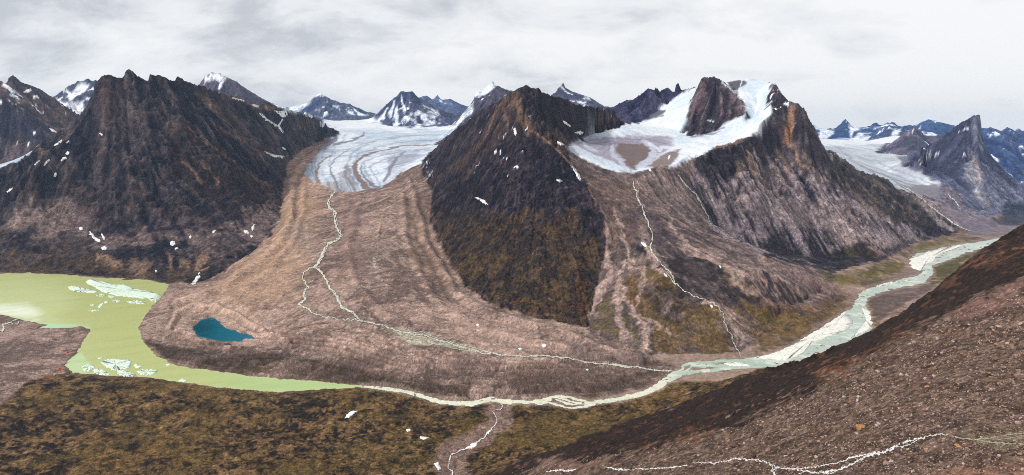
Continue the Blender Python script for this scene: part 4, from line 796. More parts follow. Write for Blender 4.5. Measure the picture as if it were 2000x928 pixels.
# --- other ice
base('g0', (150, 164, 182), (196, 206, 216), -1.2, 1.2, s2=.6, s3=.4, mid=.3)
for ln in (((0, 720, 1), (90, 690, 1), (220, 640, 1)), ((0, 745, 1), (120, 700, 1), (200, 665, 1)), ((0, 775, 1.5), (120, 720, 1.5), (190, 680, 1))):
    stripe('g0', C(0, 100, Q, *ln), (128, 138, 160), 1.2, 1, .7)
base('g3', (176, 182, 190), (214, 218, 222), -1.2, 1.2, s2=.4, mid=.5, fine=.3)
paint('g3', [(1560, 264), (1775, 264), (1770, 284), (1735, 285), (1690, 282), (1600, 284)], (240, 243, 248), 4, 3, .95)
for ln in (((700, 600, 1), (830, 640, 1.2), (940, 660, 1)), ((560, 540, 1), (700, 590, 1.2), (780, 640, 2)), ((760, 560, .8), (900, 610, 1), (1000, 650, 1)), ((660, 520, .7), (800, 570, .8)), ((420, 430, .8), (520, 510, 1), (640, 580, 1.2))):
    stripe('g3', C(1500, 150, Q, *ln), (140, 142, 156), 1.2, 1.2, .75)
paint('g3', C(1500, 150, Q, (780, 480), (880, 480), (1020, 580), (1100, 650), (1020, 640), (900, 570), (810, 540)), (92, 88, 104), 3, 3, .92)
# --- left back ranges
base('lback', (46, 40, 50), (100, 78, 68), -1.0, 1.3, s2=.6, s1=.4, mid=.5)
paint('lback', [(-100, 175), (0, 182), (40, 216), (112, 275), (108, 292), (60, 270), (0, 232), (-100, 215)], (42, 38, 54), 6, 5, .85)
paint('lback', [(-100, 260), (0, 262), (60, 285), (90, 300), (60, 308), (0, 318), (-100, 330)], (98, 82, 84), 8, 5, .7)
i = sel('lback'); m = (Uf[i] < 130) & (Vf[i] < 225); mix(i[m], T(i[m], 1.3, 1.8, fine=.7, tiny=.5, mid=.4) * .85, col(*SNOW))
m = (Vf[i] >= 225); mix(i[m], T(i[m], 2.1, 2.5, fine=.8, tiny=.6) * .85, col(*SNOW))
base('lsnow', (54, 58, 80), (84, 84, 104), -1.0, 1.2, s2=.6, s1=.5)
paint('lsnow', [(98, 190), (120, 195), (140, 202), (160, 198), (165, 215), (158, 235), (130, 220)], SNOW, 3, 3, .98)
paint('lsnow', [(148, 155), (160, 158), (170, 172), (160, 182), (145, 185), (140, 200), (132, 195), (140, 175)], SNOW, 3, 4, .95)
stripe('lsnow', [(122, 172, 1.5), (132, 182, 1.5), (140, 196, 2)], SNOW, 1.5, 2, .9)
i = sel('lsnow'); mix(i, T(i, 1.0, 1.6, fine=.7, s2=.5) * .8, col(*SNOW))
base('lpeak', (52, 50, 70), (84, 76, 88), -1.2, 1.2, s2=.6, s1=.5)
paint('lpeak', [(396, 150), (402, 143), (430, 143), (445, 152), (430, 158), (412, 156), (400, 165)], SNOW, 3, 3, .9, tex=dict(fine=.7), lim=(-1, .3))
stripe('lpeak', [(438, 155, 2), (434, 165, 3), (430, 173, 2.5)], SNOW, 1.5, 1.5, .9)
stripe('lpeak', [(535, 205, 1), (560, 212, 3), (585, 215, 3), (605, 218, 3)], SNOW, 1.5, 1, .95)
SN = (226, 234, 244)
for r_, dk, lt, sn in (('gback', (52, 64, 98), (88, 94, 118), 1.15), ('gpeak', (54, 62, 92), (86, 88, 112), 1.0), ('gfar', (62, 76, 112), (84, 96, 130), 2.2), ('gwall', (50, 50, 70), (78, 72, 84), .95), ('horn', (58, 62, 86), (88, 86, 104), 1.4), ('nunatak', (62, 62, 84), (98, 90, 104), 1.5), ('far', (30, 58, 104), (58, 86, 130), .7), ('farmid', (50, 68, 104), (76, 90, 122), 1.1), ('fright', (30, 50, 94), (66, 84, 122), 1.25)):  # blue of the far ranges: haze tint put into the rock colour
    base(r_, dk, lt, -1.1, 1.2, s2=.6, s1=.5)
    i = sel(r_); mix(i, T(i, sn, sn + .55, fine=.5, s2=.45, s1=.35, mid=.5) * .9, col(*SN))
paint('gback', [(545, 222), (580, 205), (612, 186), (600, 205), (590, 215), (560, 224)], SN, 3, 2, .95)
paint('gback', [(650, 200), (662, 202), (660, 210), (652, 206)], SN, 2, 2, .9)
paint('gpeak', [(800, 232), (830, 212), (850, 216), (860, 238), (830, 246), (806, 248)], SN, 4, 4, .9, tex=dict(fine=.6, s2=.4), lim=(-1, .3))
for ln in (((765, 195, 1.2), (768, 210, 2), (762, 230, 3)), ((783, 190, 1), (790, 208, 1.2), (794, 222, .8)), ((755, 212, 2), (748, 230, 3), (738, 240, 3)), ((775, 215, 3), (775, 235, 4), (770, 246, 4))):
    stripe('gpeak', C(0, 0, 1, *ln), SN, 1.5, 2, .9)
paint('gwall', [(928, 185), (940, 172), (958, 162), (966, 172), (950, 186), (935, 192)], SN, 2, 2, .95)
paint('gwall', [(915, 215), (923, 205), (918, 222), (895, 240), (870, 262), (845, 275), (868, 254), (895, 232)], SN, 3, 3, .9)
paint('horn', [(1125, 188), (1150, 192), (1150, 205), (1125, 203)], SN, 3, 4, .75, tex=dict(fine=.7), lim=(-.6, .6))
stripe('horn', [(1096, 168, 1.2), (1105, 178, 1.2), (1118, 184, .8)], SN, 1, .6, .9)
paint('far', C(1500, 150, Q, (310, 300), (330, 320), (400, 330), (360, 370), (310, 380)), SN, 3, 2, .95)
paint('far', C(1500, 150, Q, (490, 265), (560, 310), (520, 330), (500, 370), (495, 320)), SN, 2.5, 2, .95)
paint('far', C(1500, 150, Q, (370, 385), (500, 380), (560, 330), (640, 370), (700, 380), (600, 400)), SN, 3, 3, .85)
paint('farmid', C(1500, 150, Q, (755, 290), (800, 300), (790, 350), (755, 360)), SN, 2.5, 1.5, .95)
paint('far', C(1500, 150, Q, (985, 370), (1040, 375), (1000, 410)), SN, 3, 2, .95)
# --- spire mountain
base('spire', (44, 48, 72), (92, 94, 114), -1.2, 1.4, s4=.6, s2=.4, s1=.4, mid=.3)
paint('spire', [(1894, 224), (1916, 222), (1919, 300), (1905, 300), (1895, 262)], (112, 112, 128), 3, 2, .9, tex=dict(s1=.5, s2=.5), lim=(-1.8, .3))
paint('spire', C(1700, 200, 3.57, (680, 320), (720, 310), (740, 420), (780, 560), (800, 640), (840, 720), (800, 760), (700, 640), (680, 480)), (142, 138, 146), 5, 4, .8, tex=dict(s1=.6, s2=.4), lim=(-1.4, .5))
paint('spire', C(1700, 200, 3.57, (730, 340), (760, 480), (790, 580), (760, 560), (720, 400)), (164, 142, 132), 3, 3, .7)
paint('spire', C(1700, 200, 3.57, (840, 540), (1000, 560), (1071, 620), (1071, 680), (860, 760), (820, 640)), (126, 128, 148), 6, 5, .8, tex=dict(s1=.6, s2=.5), lim=(-1.3, .6))
paint('spire', C(1700, 200, 3.57, (300, 380), (500, 250), (680, 120), (690, 300), (660, 560), (560, 520), (420, 440)), (54, 56, 76), 6, 5, .6)
for ln in (((340, 430, .8), (480, 350, .8)), ((330, 410, .6), (420, 360, .6)), ((650, 355, 1), (660, 370, .8)), ((600, 210, .8), (660, 180, 1), (690, 175, .6))):
    stripe('spire', C(1700, 200, 3.57, *ln), SNOW, 1, 1, .85)
i = sel('spire'); m = (Uf[i] > 1840) & (Uf[i] < 1900) & (Vf[i] < 270); mix(i[m], T(i[m], 1.3, 1.8, fine=.8, tiny=.6) * .8, col(*SNOW))
i = np.concatenate([sel('valley_floor'), sel('spire'), sel('g3'), sel('hillside')])
for r_ in ('valley_floor', 'spire', 'g3', 'right'):
    paint(r_, C(1700, 200, 3.57, (180, 560), (400, 580), (560, 590), (740, 760), (1000, 850), (1000, 900), (700, 910), (560, 840), (420, 720)), (112, 102, 112), 5, 4, .85) if r_ != 'right' else None
paint('valley_floor', C(1700, 200, 3.57, (860, 780), (960, 700), (1100, 690), (1100, 830), (980, 850), (880, 820)), (46, 54, 68), 6, 6, .88)
paint('spire', C(1700, 200, 3.57, (860, 780), (960, 720), (1100, 690), (1100, 830), (980, 850), (880, 820)), (46, 54, 68), 6, 6, .88)
# --- slope under the viewpoint
base('foreground_slope', (71, 56, 46), (106, 86, 74), -1.2, 1.2, mid=.35, fine=.4, tiny=.9)
BAND = [(2300, 200), (2000, 425), (1785, 580), (1560, 692), (1250, 806), (1000, 900), (860, 960), (900, 1030), (1060, 905), (1200, 888), (1330, 862), (1430, 836), (1500, 800), (1600, 742), (1700, 690), (1800, 638), (1860, 606), (1920, 572), (2000, 540), (2300, 440)]
paint('foreground_slope', BAND, (42, 31, 26), 4, 7, .97)
paint('foreground_slope', BAND, (24, 19, 20), 6, 7, .9, tex=dict(fine=.7, wide=.5, tiny=.4), lim=(-.5, .9))
paint('foreground_slope', BAND, (80, 54, 40), 4, 8, .7, tex=dict(wide=.6, fine=.5, tiny=.5), lim=(.5, 1.5))
for p in (C(1000, 628, Q, (960, 700), (1050, 660), (1200, 640), (1230, 660), (1100, 720), (980, 740)), C(1000, 628, Q, (720, 770), (870, 730), (860, 770), (740, 800)), C(1500, 628, Q, (200, 310), (420, 240), (640, 160), (600, 220), (440, 290), (560, 300), (400, 360), (300, 340)), C(1500, 628, Q, (800, 60), (920, 20), (860, 100), (800, 120)), C(1500, 380, Q, (1160, 450), (1500, 240), (1547, 240), (1547, 330), (1300, 450)), C(1500, 380, Q, (640, 880), (940, 730), (930, 800), (700, 900))):
    paint('foreground_slope', p, (108, 72, 50), 5, 7, .55, tex=dict(fine=.6, wide=.4, tiny=.5), lim=(-.8, .9))
paint('foreground_slope', C(1000, 628, Q, (160, 830), (560, 840), (500, 890), (250, 890), (200, 870)), (118, 92, 80), 5, 5, .7)
paint('foreground_slope', [(1860, 610), (2000, 545), (2000, 600), (1900, 620)], (120, 90, 82), 8, 6, .7)
for ln in (C(1500, 628, Q, (750, 250, 6), (1000, 170, 8), (1250, 60, 8)), C(1500, 628, Q, (600, 400, 8), (900, 330, 8), (1100, 260, 6)), C(1500, 628, Q, (700, 560, 3), (900, 520, 3))):
    stripe('foreground_slope', ln, (88, 62, 56), 8, 8, .5)
paint('foreground_slope', C(1500, 628, Q, (1150, 690), (1547, 640), (1547, 760), (1400, 790), (1280, 740)), (112, 100, 78), 6, 5, .75)
paint('foreground_slope', C(1500, 628, Q, (900, 930), (1200, 860), (1547, 880), (1547, 930)), (146, 104, 84), 10, 8, .6)
i = sel('foreground_slope'); m = Vf[i] > 560
mix(i[m], T(i[m], 1.5, 2.0, tiny=.9, fine=.4) * .3 * (Df[i[m]] < 560), col(160, 134, 120)); mix(i[m], T(i[m], 1.3, 1.9, tiny=-.9, fine=-.4) * .55, col(50, 38, 36))
i = sel('moraine'); ALB[i] *= np.exp(.2 * np.clip(RIB[i], -2, 2) + .02 * np.clip(BUMP[i], -5, 9))[:, None]      # paler on the ridge crests, darker in the hollows between
ALB[sel(['left', 'mid'])] *= .86
# wet sediment and gravel along running water
wm = np.flatnonzero((SDW.ravel() > -1) & (SDW.ravel() < 7) & (Uf > 700) & (np.isin(Rf, [RI[k] for k in ('valley_floor', 'moraine', 'tundra_slope', 'hillside')])))
mix(wm, sstep(6, 1.5, SDW.ravel()[wm] + 1.2 * N['fine'][wm]) * .7, col(140, 120, 108))
wm = np.flatnonzero((SDW.ravel() > -1) & (SDW.ravel() < 3) & (Uf <= 705)); mix(wm, sstep(3, .5, SDW.ravel()[wm] + .6 * N['fine'][wm]) * .55, col(96, 78, 62))
c6_ = lambda *p: C(500, 380, Q, *p)
for ln in (c6_((470, 0, 4), (440, 60, 4), (485, 150, 4), (515, 250, 4), (440, 300, 5), (395, 380, 5), (355, 440, 6), (420, 510, 5), (465, 590, 6), (500, 660, 6), (580, 715, 6), (630, 768, 5)), c6_((355, 440, 4), (280, 500, 4), (315, 560, 4), (300, 635, 5), (258, 665, 4), (340, 715, 4), (500, 755, 4), (625, 765, 4))):
    stripe('moraine', ln, (128, 112, 100), 4, 3, .5, tex=dict(fine=.6), lim=(-1.6, .4))
# fan of the side stream on the near bank
for ln in (C(500, 628, Q, (1470, 500, 16), (1450, 600, 16), (1380, 680, 16), (1250, 750, 22), (1150, 800, 18), (1120, 880, 16), (1150, 930, 18)), C(500, 628, Q, (1500, 520, 12), (1520, 600, 12), (1450, 650, 8)), C(500, 628, Q, (1250, 760, 10), (1240, 860, 10), (1250, 930, 12))):
    stripe('tundra_slope', ln, (132, 108, 96), 6, 4, .85)
stripe(['tundra_slope'], [(130, 730, 1.5), (200, 735, 1.5), (300, 740, 1.5), (430, 759, 1.5), (540, 768, 1.2), (640, 762, 1.2)], (126, 96, 74), 2, 1.5, .6)
# wet darker edge along the water, grain everywhere
i = sel(['left', 'mid', 'right', 'tower', 'lback', 'spire']); ALB[i] *= np.exp(.55 * rk.ravel()[i] * LEDGE.ravel()[i])[:, None]      # bedding: paler and darker beds alternate
GR = np.full(len(REG), .22, F32)
for k, x in (('left', .22), ('mid', .22), ('right', .2), ('lback', .25), ('g1', .06), ('g2', .04), ('g3', .06), ('g0', .06), ('moraine', .16), ('moraine_spit', .13), ('valley_floor', .14), ('tundra_slope', .22), ('foreground_slope', .2)): GR[RI[k]] = x
A2 = ALB.reshape(NR, NA, 3)                    # zones meet with a soft fringe
edge = np.zeros((NR, NA), bool); edge[:, 1:] |= REGID[:, 1:] != REGID[:, :-1]; edge[1:] |= REGID[1:] != REGID[:-1]
edge = blur(edge.astype(F32), 2) > 0.01
B2 = np.stack([blur(A2[..., k], 2) for k in range(3)], -1)
A2[edge] = B2[edge]
TN = (1.25 * lnoise(1.7, 1.7, 301) + N['tiny'].reshape(NR, NA) * .6).ravel()
ALB[VIEW] *= np.exp(GR[Rf[VIEW]] * (TN[VIEW] * .75 + .5 * N['fine'][VIEW]))[:, None].astype(F32)
ICE = np.isin(Rf, [RI[k] for k in ('g0', 'g1', 'g2', 'g3')])
ALB[ICE] = np.minimum(ALB[ICE] * .84, 0.8)
print('colours', round(time.time() - T0, 1))

# ------------------------------------------------------------------ scene, tagging, mesh building
scene = bpy.context.scene
COLL = scene.collection
def tag(o, label=None, cat=None, group=None, kind=None):
    for k, v in (('label', label), ('category', cat), ('group', group), ('kind', kind)):
        if v: o[k] = v
    return o
def mesh_obj(name, co, faces, mat, parent=None, colors=None, smooth=True, nper=4):
    me = bpy.data.meshes.new(name)
    if isinstance(faces, np.ndarray):
        co = np.ascontiguousarray(co, F32)
        me.vertices.add(len(co)); me.vertices.foreach_set('co', co.ravel())
        me.loops.add(faces.size); me.loops.foreach_set('vertex_index', np.ascontiguousarray(faces, np.int32).ravel())
        me.polygons.add(len(faces)); me.polygons.foreach_set('loop_start', np.arange(0, faces.size, nper, dtype=np.int32))
        me.update(calc_edges=True)
    else:
        me.from_pydata([tuple(map(float, c)) for c in co], [], faces); me.update()
    me.polygons.foreach_set('use_smooth', np.full(len(me.polygons), smooth))
    if colors is not None:
        at = me.color_attributes.new('albedo', 'FLOAT_COLOR', 'POINT')
        c4 = np.ones((len(co), 4), F32); c4[:, :3] = colors
        at.data.foreach_set('color', c4.ravel())
    me.materials.append(mat)
    o = bpy.data.objects.new(name, me); COLL.objects.link(o)
    if parent: o.parent = parent
    return o

# ------------------------------------------------------------------ materials
def newmat(name):
    m = bpy.data.materials.new(name); m.use_nodes = True
    nt = m.node_tree; nt.nodes.clear()
    out = nt.nodes.new('ShaderNodeOutputMaterial'); b = nt.nodes.new('ShaderNodeBsdfPrincipled')
    nt.links.new(b.outputs[0], out.inputs[0])
    return m, nt, b
def mathn(nt, op, a, b):
    n = nt.nodes.new('ShaderNodeMath'); n.operation = op
    for k, x in enumerate((a, b)):
        if isinstance(x, (int, float)): n.inputs[k].default_value = x
        else: nt.links.new(x, n.inputs[k])
    return n.outputs[0]
def noise_node(nt, vec, scale, detail=4, rough=0.6):
    n = nt.nodes.new('ShaderNodeTexNoise'); n.inputs['Scale'].default_value = scale; n.inputs['Detail'].default_value = detail; n.inputs['Roughness'].default_value = rough
    nt.links.new(vec, n.inputs['Vector']); return n.outputs['Fac']
def land(name, size, bump, grain=0.5, rough=0.92, spec=0.15, stretch=(1, 1, 1)):
    """surface whose zones come from the land itself, with grain and relief of about the given size in metres"""
    m, nt, b = newmat(name)
    at = nt.nodes.new('ShaderNodeVertexColor'); at.layer_name = 'albedo'
    geo = nt.nodes.new('ShaderNodeNewGeometry'); mp = nt.nodes.new('ShaderNodeMapping'); mp.inputs['Scale'].default_value = stretch
    nt.links.new(geo.outputs['Position'], mp.inputs['Vector'])
    f = noise_node(nt, mp.outputs[0], 1 / (size * 4), 5, 0.68)
    g = noise_node(nt, mp.outputs[0], 1 / size, 2, 0.6)
    k = mathn(nt, 'ADD', mathn(nt, 'MULTIPLY', mathn(nt, 'SUBTRACT', f, 0.5), grain * 2.2), mathn(nt, 'MULTIPLY', mathn(nt, 'SUBTRACT', g, 0.5), grain * 1.6))
    k = mathn(nt, 'ADD', k, 1.0)
    k = mathn(nt, 'MAXIMUM', k, 0.25)
    mx = nt.nodes.new('ShaderNodeVectorMath'); mx.operation = 'SCALE'
    nt.links.new(at.outputs['Color'], mx.inputs[0]); nt.links.new(k, mx.inputs['Scale'])
    nt.links.new(mx.outputs[0], b.inputs['Base Color'])
    bp = nt.nodes.new('ShaderNodeBump'); bp.inputs['Strength'].default_value = bump; bp.inputs['Distance'].default_value = size * 2.0
    nt.links.new(mathn(nt, 'ADD', f, mathn(nt, 'MULTIPLY', g, 0.35)), bp.inputs['Height']); nt.links.new(bp.outputs[0], b.inputs['Normal'])
    b.inputs['Roughness'].default_value = rough; b.inputs['Specular IOR Level'].default_value = spec
    return m
M = {
 'rock': land('dark rock', 9.0, 1.0, 0.9, stretch=(.8, .8, 1.25)), 'rockfar': land('far rock', 20.0, 0.9, 0.5, stretch=(.8, .8, 1.25)), 'moraine': land('moraine rubble', 6.0, 0.95, 0.36), 'hill': land('scree and tundra', 6.0, 0.8, 0.5),
 'tundra': land('mossy tundra', 4.0, 1.0, 0.75), 'floor': land('valley gravel', 3.0, 0.35, 0.3), 'near': land('near scree', 0.6, 0.8, 0.5), 'ice': land('glacier ice', 12.0, 0.35, 0.14, 0.6, 0.3), 'water': None}

def water(name, rough, spec, size, bump, grain):
    m = land(name, size, bump, grain, rough, spec)
    return m
M['lake'] = water('silty lake water', 0.22, 0.10, 6.0, 0.05, 0.05)
M['river'] = water('meltwater', 0.3, 0.25, 3.0, 0.25, 0.2)
M['pond'] = water('clear pond water', 0.15, 0.04, 5.0, 0.03, 0.05)

# ------------------------------------------------------------------ the land, split into its mountains, glaciers and slopes
H = np.maximum(H, -8.0)
PX = np.stack([(RCOL * SA[None, :]).ravel(), (RCOL * CA[None, :]).ravel(), H.ravel()], 1).astype(F32)
IDX = np.arange(NR * NA, dtype=np.int32).reshape(NR, NA)
QUAD = np.stack([IDX[:-1, :-1], IDX[:-1, 1:], IDX[1:, 1:], IDX[1:, :-1]], -1).reshape(-1, 4)
qv = np.minimum(np.minimum(V[:-1, :-1], V[:-1, 1:]), np.minimum(V[1:, 1:], V[1:, :-1])).ravel()
qu = U[:-1, :-1].ravel()
KEEP = (qv < 9000) & (qu > -300) & (qu < 2300)
QREG = REGID[:-1, :-1].ravel()
def submesh(name, sel_, mat, co=PX, colors=ALB):
    q = QUAD[sel_]
    used = np.unique(q)
    inv = np.zeros(NR * NA, np.int32); inv[used] = np.arange(len(used))
    return mesh_obj(name, co[used], inv[q], mat, colors=colors[used])
LAND = {
 'valley_floor': ('valley_floor', 'floor', 'flat gravel valley floor with mossy patches beside the river', 'valley floor'),
 'foreground_slope': ('foreground_slope', 'near', 'stony brown hillside in front with a dark lichen band along its edge', 'slope'),
 'tundra_slope': ('tundra_slope', 'tundra', 'mottled olive brown tundra bank in front of the lake and river', 'tundra'),
 'moraine_spit': ('moraine_ground', 'moraine', 'pinkish gravel spit reaching into the green lake beside the tents', 'moraine'),
 'moraine': ('moraine_ground', 'moraine', 'wide pinkish brown moraine spreading from the central glacier down to the lake', 'moraine'),
 'left': ('mountain', 'rock', 'massive dark brown mountain above the green lake with a broken rocky crest', 'mountain'),
 'lback': ('mountain', 'rockfar', 'brown ridge with snow flecks behind the glacier strip, cut by the left picture edge', 'mountain'),
 'lsnow': ('mountain', 'rockfar', 'blue grey peak with a white snow apron between two brown ridges', 'mountain'),
 'lpeak': ('mountain', 'rockfar', 'snow capped sloping summit peeping out behind the big dark mountain by the lake', 'mountain'),
 'gback': ('mountain', 'rockfar', 'low bluish peak with a white saddle left of the glacier head', 'mountain'),
 'gpeak': ('mountain', 'rockfar', 'snow streaked pyramid standing in the head of the central glacier', 'mountain'),
 'gfar': ('mountain', 'rockfar', 'pale blue far peaks just right of the snow streaked pyramid', 'mountain'),
 'gwall': ('mountain', 'rockfar', 'dark snow topped ridge walling the central glacier on its right', 'mountain'),
 'horn': ('mountain', 'rockfar', 'small pointed horn with snow behind the dark middle ridge', 'mountain'),
 'mid': ('mountain', 'rock', 'dark pyramid mountain in the middle with rusty tundra on its lower face', 'mountain'),
 'ridge': ('mountain', 'rockfar', 'jagged violet grey rock ridge behind the cirque glacier', 'mountain'),
 'tower': ('mountain', 'rock', 'sheer flat topped rock tower surrounded by snow and ice', 'mountain'),
 'right': ('mountain', 'rock', 'tall cliff mountain with an orange streak and pale slabs above the river', 'mountain'),
 'hillside': ('hillside', 'hill', 'scree hillside with fans and golden tundra below the cirque glacier', 'hillside'),
 'spire': ('mountain', 'rockfar', 'leaning blue grey spire mountain with a vertical cliff on its right', 'mountain'),
 'nunatak': ('mountain', 'rockfar', 'small brownish peak left of the leaning spire, beside the far glacier', 'mountain'),
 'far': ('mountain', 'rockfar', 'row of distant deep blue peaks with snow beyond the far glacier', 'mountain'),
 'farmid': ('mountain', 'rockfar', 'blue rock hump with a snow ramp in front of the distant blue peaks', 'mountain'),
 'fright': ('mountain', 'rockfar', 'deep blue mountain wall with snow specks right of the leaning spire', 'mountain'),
 'g1': ('glacier', 'ice', 'large central glacier with curving dark debris bands and a wide snout', 'glacier'),
 'g2': ('glacier', 'ice', 'hanging cirque glacier and snowfields wrapped round the rock tower', 'glacier'),
 'g3': ('glacier', 'ice', 'far valley glacier sliding down towards the leaning spire', 'glacier'),
 'g0': ('glacier', 'ice', 'strip of grey blue glacier at the left edge behind the big dark mountain', 'glacier')}
for k, (nm, mt, lab, cat) in LAND.items():
    s_ = np.flatnonzero(KEEP & (QREG == RI[k]))
    if not len(s_): print('EMPTY', k); continue
    o = submesh(nm, s_, M[mt])
    tag(o, lab, cat, None, 'structure')

# ------------------------------------------------------------------ lake, river and pond
def flat_water(name, sdv, z, mat, cols):
    s = sdv.reshape(NR, NA)
    mn = np.minimum(np.minimum(s[:-1, :-1], s[:-1, 1:]), np.minimum(s[1:, 1:], s[1:, :-1])).ravel()
    q = np.flatnonzero(mn < 4.0)
    co = PX.copy(); co[:, 2] = z
    return submesh(name, q, mat, co, cols)
u0, v0 = level_uv(np.arange(NR * NA), 0.0)
big = np.full(NR * NA, 99.0, F32)
zz = zone
uu, vv = u0[zz], v0[zz]
SL = big.copy(); SL[zz] = sdpoly(uu, vv, LAKE)
SRV = big.copy()
r_ = np.full(len(zz), 99.0, F32)
for ln in [RIVER_A, RIVER_B] + BRAIDS: r_ = np.minimum(r_, sdline(uu, vv, ln)[0])
SRV[zz] = np.where(SL[zz] < 4.0, 99.0, r_)
wc = np.zeros((NR * NA, 3), F32)
def wmix(a, c): wc[zz] = wc[zz] * (1 - np.clip(a, 0, 1)[:, None]) + col(*c) * np.clip(a, 0, 1)[:, None]
n1, n2 = N['mid'][zz], N['hor'][zz]
wc[zz] = col(177, 183, 118)
wmix(sstep(300, 560, uu + 20 * n1) * sstep(690, 730, vv), (164, 184, 120))
wmix(sstep(60, 0, sdpoly(uu + 6 * n1, vv + 4 * n1, [(-100, 570), (40, 570), (110, 585), (95, 615), (60, 612), (0, 615), (-100, 620)])) * 0.35, (214, 222, 170))
wmix(sstep(10, -14, sdpoly(uu + 6 * n1, vv + 3 * n1, [(-200, 590), (10, 592), (60, 596), (85, 612), (70, 624), (-200, 622)])) * 0.85, (234, 238, 214))
wmix(sstep(3, -3, sdpoly(uu + 2 * n1, vv + 1 * n1, [(60, 628), (110, 632), (150, 634), (178, 640), (120, 645), (60, 640)])) * .8, (176, 214, 174))
wmix(sstep(3, -3, sdpoly(uu + 2 * n1, vv + 1 * n1, [(124, 712), (160, 688), (178, 712), (165, 735), (130, 730)])) * .7, (182, 208, 158))
wmix(sstep(-5, 0, SL[zz] + 1.5 * n1) * .45, (186, 190, 140))
wmix(sstep(.2, 1.6, n2) * .18, (190, 196, 116)); wmix(sstep(.2, 1.6, -n2) * .15, (150, 156, 76))
lake = flat_water('lake_water', SL, 0.0, M['lake'], wc.copy())
tag(lake, 'still yellow green silty lake with drifting ice', 'lake', None, 'structure')
wc[zz] = col(176, 188, 174)
wmix(sstep(1340, 1290, uu), (222, 220, 194)); wmix((uu < 1310) * sstep(-.2, 1.3, N['fine'][zz] + .7 * N['tiny'][zz]) * .6, (178, 182, 158)); wmix(sstep(1290, 1340, uu) * sstep(1560, 1420, uu) * .7, (168, 188, 168))
wmix(sstep(.1, 1.2, N['fine'][zz] * .7 + n2 * .6) * .5, (232, 234, 216)); wmix(sstep(.4, 1.6, -n2) * .3 * (uu > 1340), (150, 172, 158))
wmix(sstep(1780, 1900, uu) * .4, (206, 214, 206))
river = flat_water('river_water', SRV, 0.0, M['river'], wc.copy())
tag(river, 'braided milky meltwater river winding along the valley floor', 'river', None, 'structure')
up, vp = level_uv(zz, PONDZ)
SP_ = big.copy(); SP_[zz] = sdpoly(up, vp, POND)
wc[zz] = col(0, 90, 106)
wmix(sstep(440, 380, up + 8 * n1) * .8, (0, 56, 72)); wmix(sstep(440, 500, up + 5 * n1) * .6, (2, 98, 126)); wmix(sstep(-2.5, 0, SP_[zz] + .6 * n1) * .7, (28, 104, 112))
pond = flat_water('pond_water', SP_, PONDZ, M['pond'], wc.copy())
tag(pond, 'small deep teal blue pond enclosed in the pink moraine', 'pond', None, 'structure')
print('land and water', round(time.time() - T0, 1))

# ------------------------------------------------------------------ streams laid in the land
def paintmat(name, c, c2, size, rough=0.5, spec=0.25, bump=0.3, crack=None):
    m, nt, b = newmat(name)
    geo = nt.nodes.new('ShaderNodeNewGeometry')
    f = noise_node(nt, geo.outputs['Position'], 1 / size, 4, 0.65)
    rp = nt.nodes.new('ShaderNodeValToRGB'); rp.color_ramp.elements[0].position = .35; rp.color_ramp.elements[1].position = .62
    rp.color_ramp.elements[0].color = (*lin(c2), 1); rp.color_ramp.elements[1].color = (*lin(c), 1)
    nt.links.new(f, rp.inputs[0])
    src = rp.outputs[0]
    if crack:
        vo = nt.nodes.new('ShaderNodeTexVoronoi'); vo.feature = 'DISTANCE_TO_EDGE'; vo.inputs['Scale'].default_value = 1 / crack[0]; nt.links.new(geo.outputs['Position'], vo.inputs['Vector'])
        rc = nt.nodes.new('ShaderNodeValToRGB'); rc.color_ramp.elements[0].position = crack[1]; rc.color_ramp.elements[1].position = crack[1] + .07
        nt.links.new(vo.outputs['Distance'], rc.inputs[0])
        mx = nt.nodes.new('ShaderNodeMix'); mx.data_type = 'RGBA'
        nt.links.new(rc.outputs[0], mx.inputs['Factor']); mx.inputs['A'].default_value = (*lin(crack[2]), 1); nt.links.new(src, mx.inputs['B'])
        src = mx.outputs['Result']
    nt.links.new(src, b.inputs['Base Color'])
    bp = nt.nodes.new('ShaderNodeBump'); bp.inputs['Strength'].default_value = bump; bp.inputs['Distance'].default_value = size * .5
    nt.links.new(f, bp.inputs['Height']); nt.links.new(bp.outputs[0], b.inputs['Normal'])
    b.inputs['Roughness'].default_value = rough; b.inputs['Specular IOR Level'].default_value = spec
    return m
M['stream'] = paintmat('stream meltwater', (222, 220, 202), (162, 164, 148), 9.0)
M['streamfoam'] = paintmat('stream foam', (246, 244, 240), (176, 170, 162), 1.2)
M['streamflat'] = paintmat('shallow clear stream', (168, 172, 150), (136, 130, 108), 2.5)
M['snow'] = paintmat('old snow', (248, 246, 242), (226, 222, 218), 10.0, 0.8, 0.15, 0.4)
M['floe'] = paintmat('rotten lake ice', (238, 246, 238), (206, 228, 206), 12.0, 0.6, 0.2, 0.3, (15.0, .02, (196, 212, 172)))
M['riverice'] = paintmat('river ice', (248, 246, 236), (232, 228, 214), 10.0, 0.7, 0.2, 0.5, (22.0, .012, (206, 206, 190)))

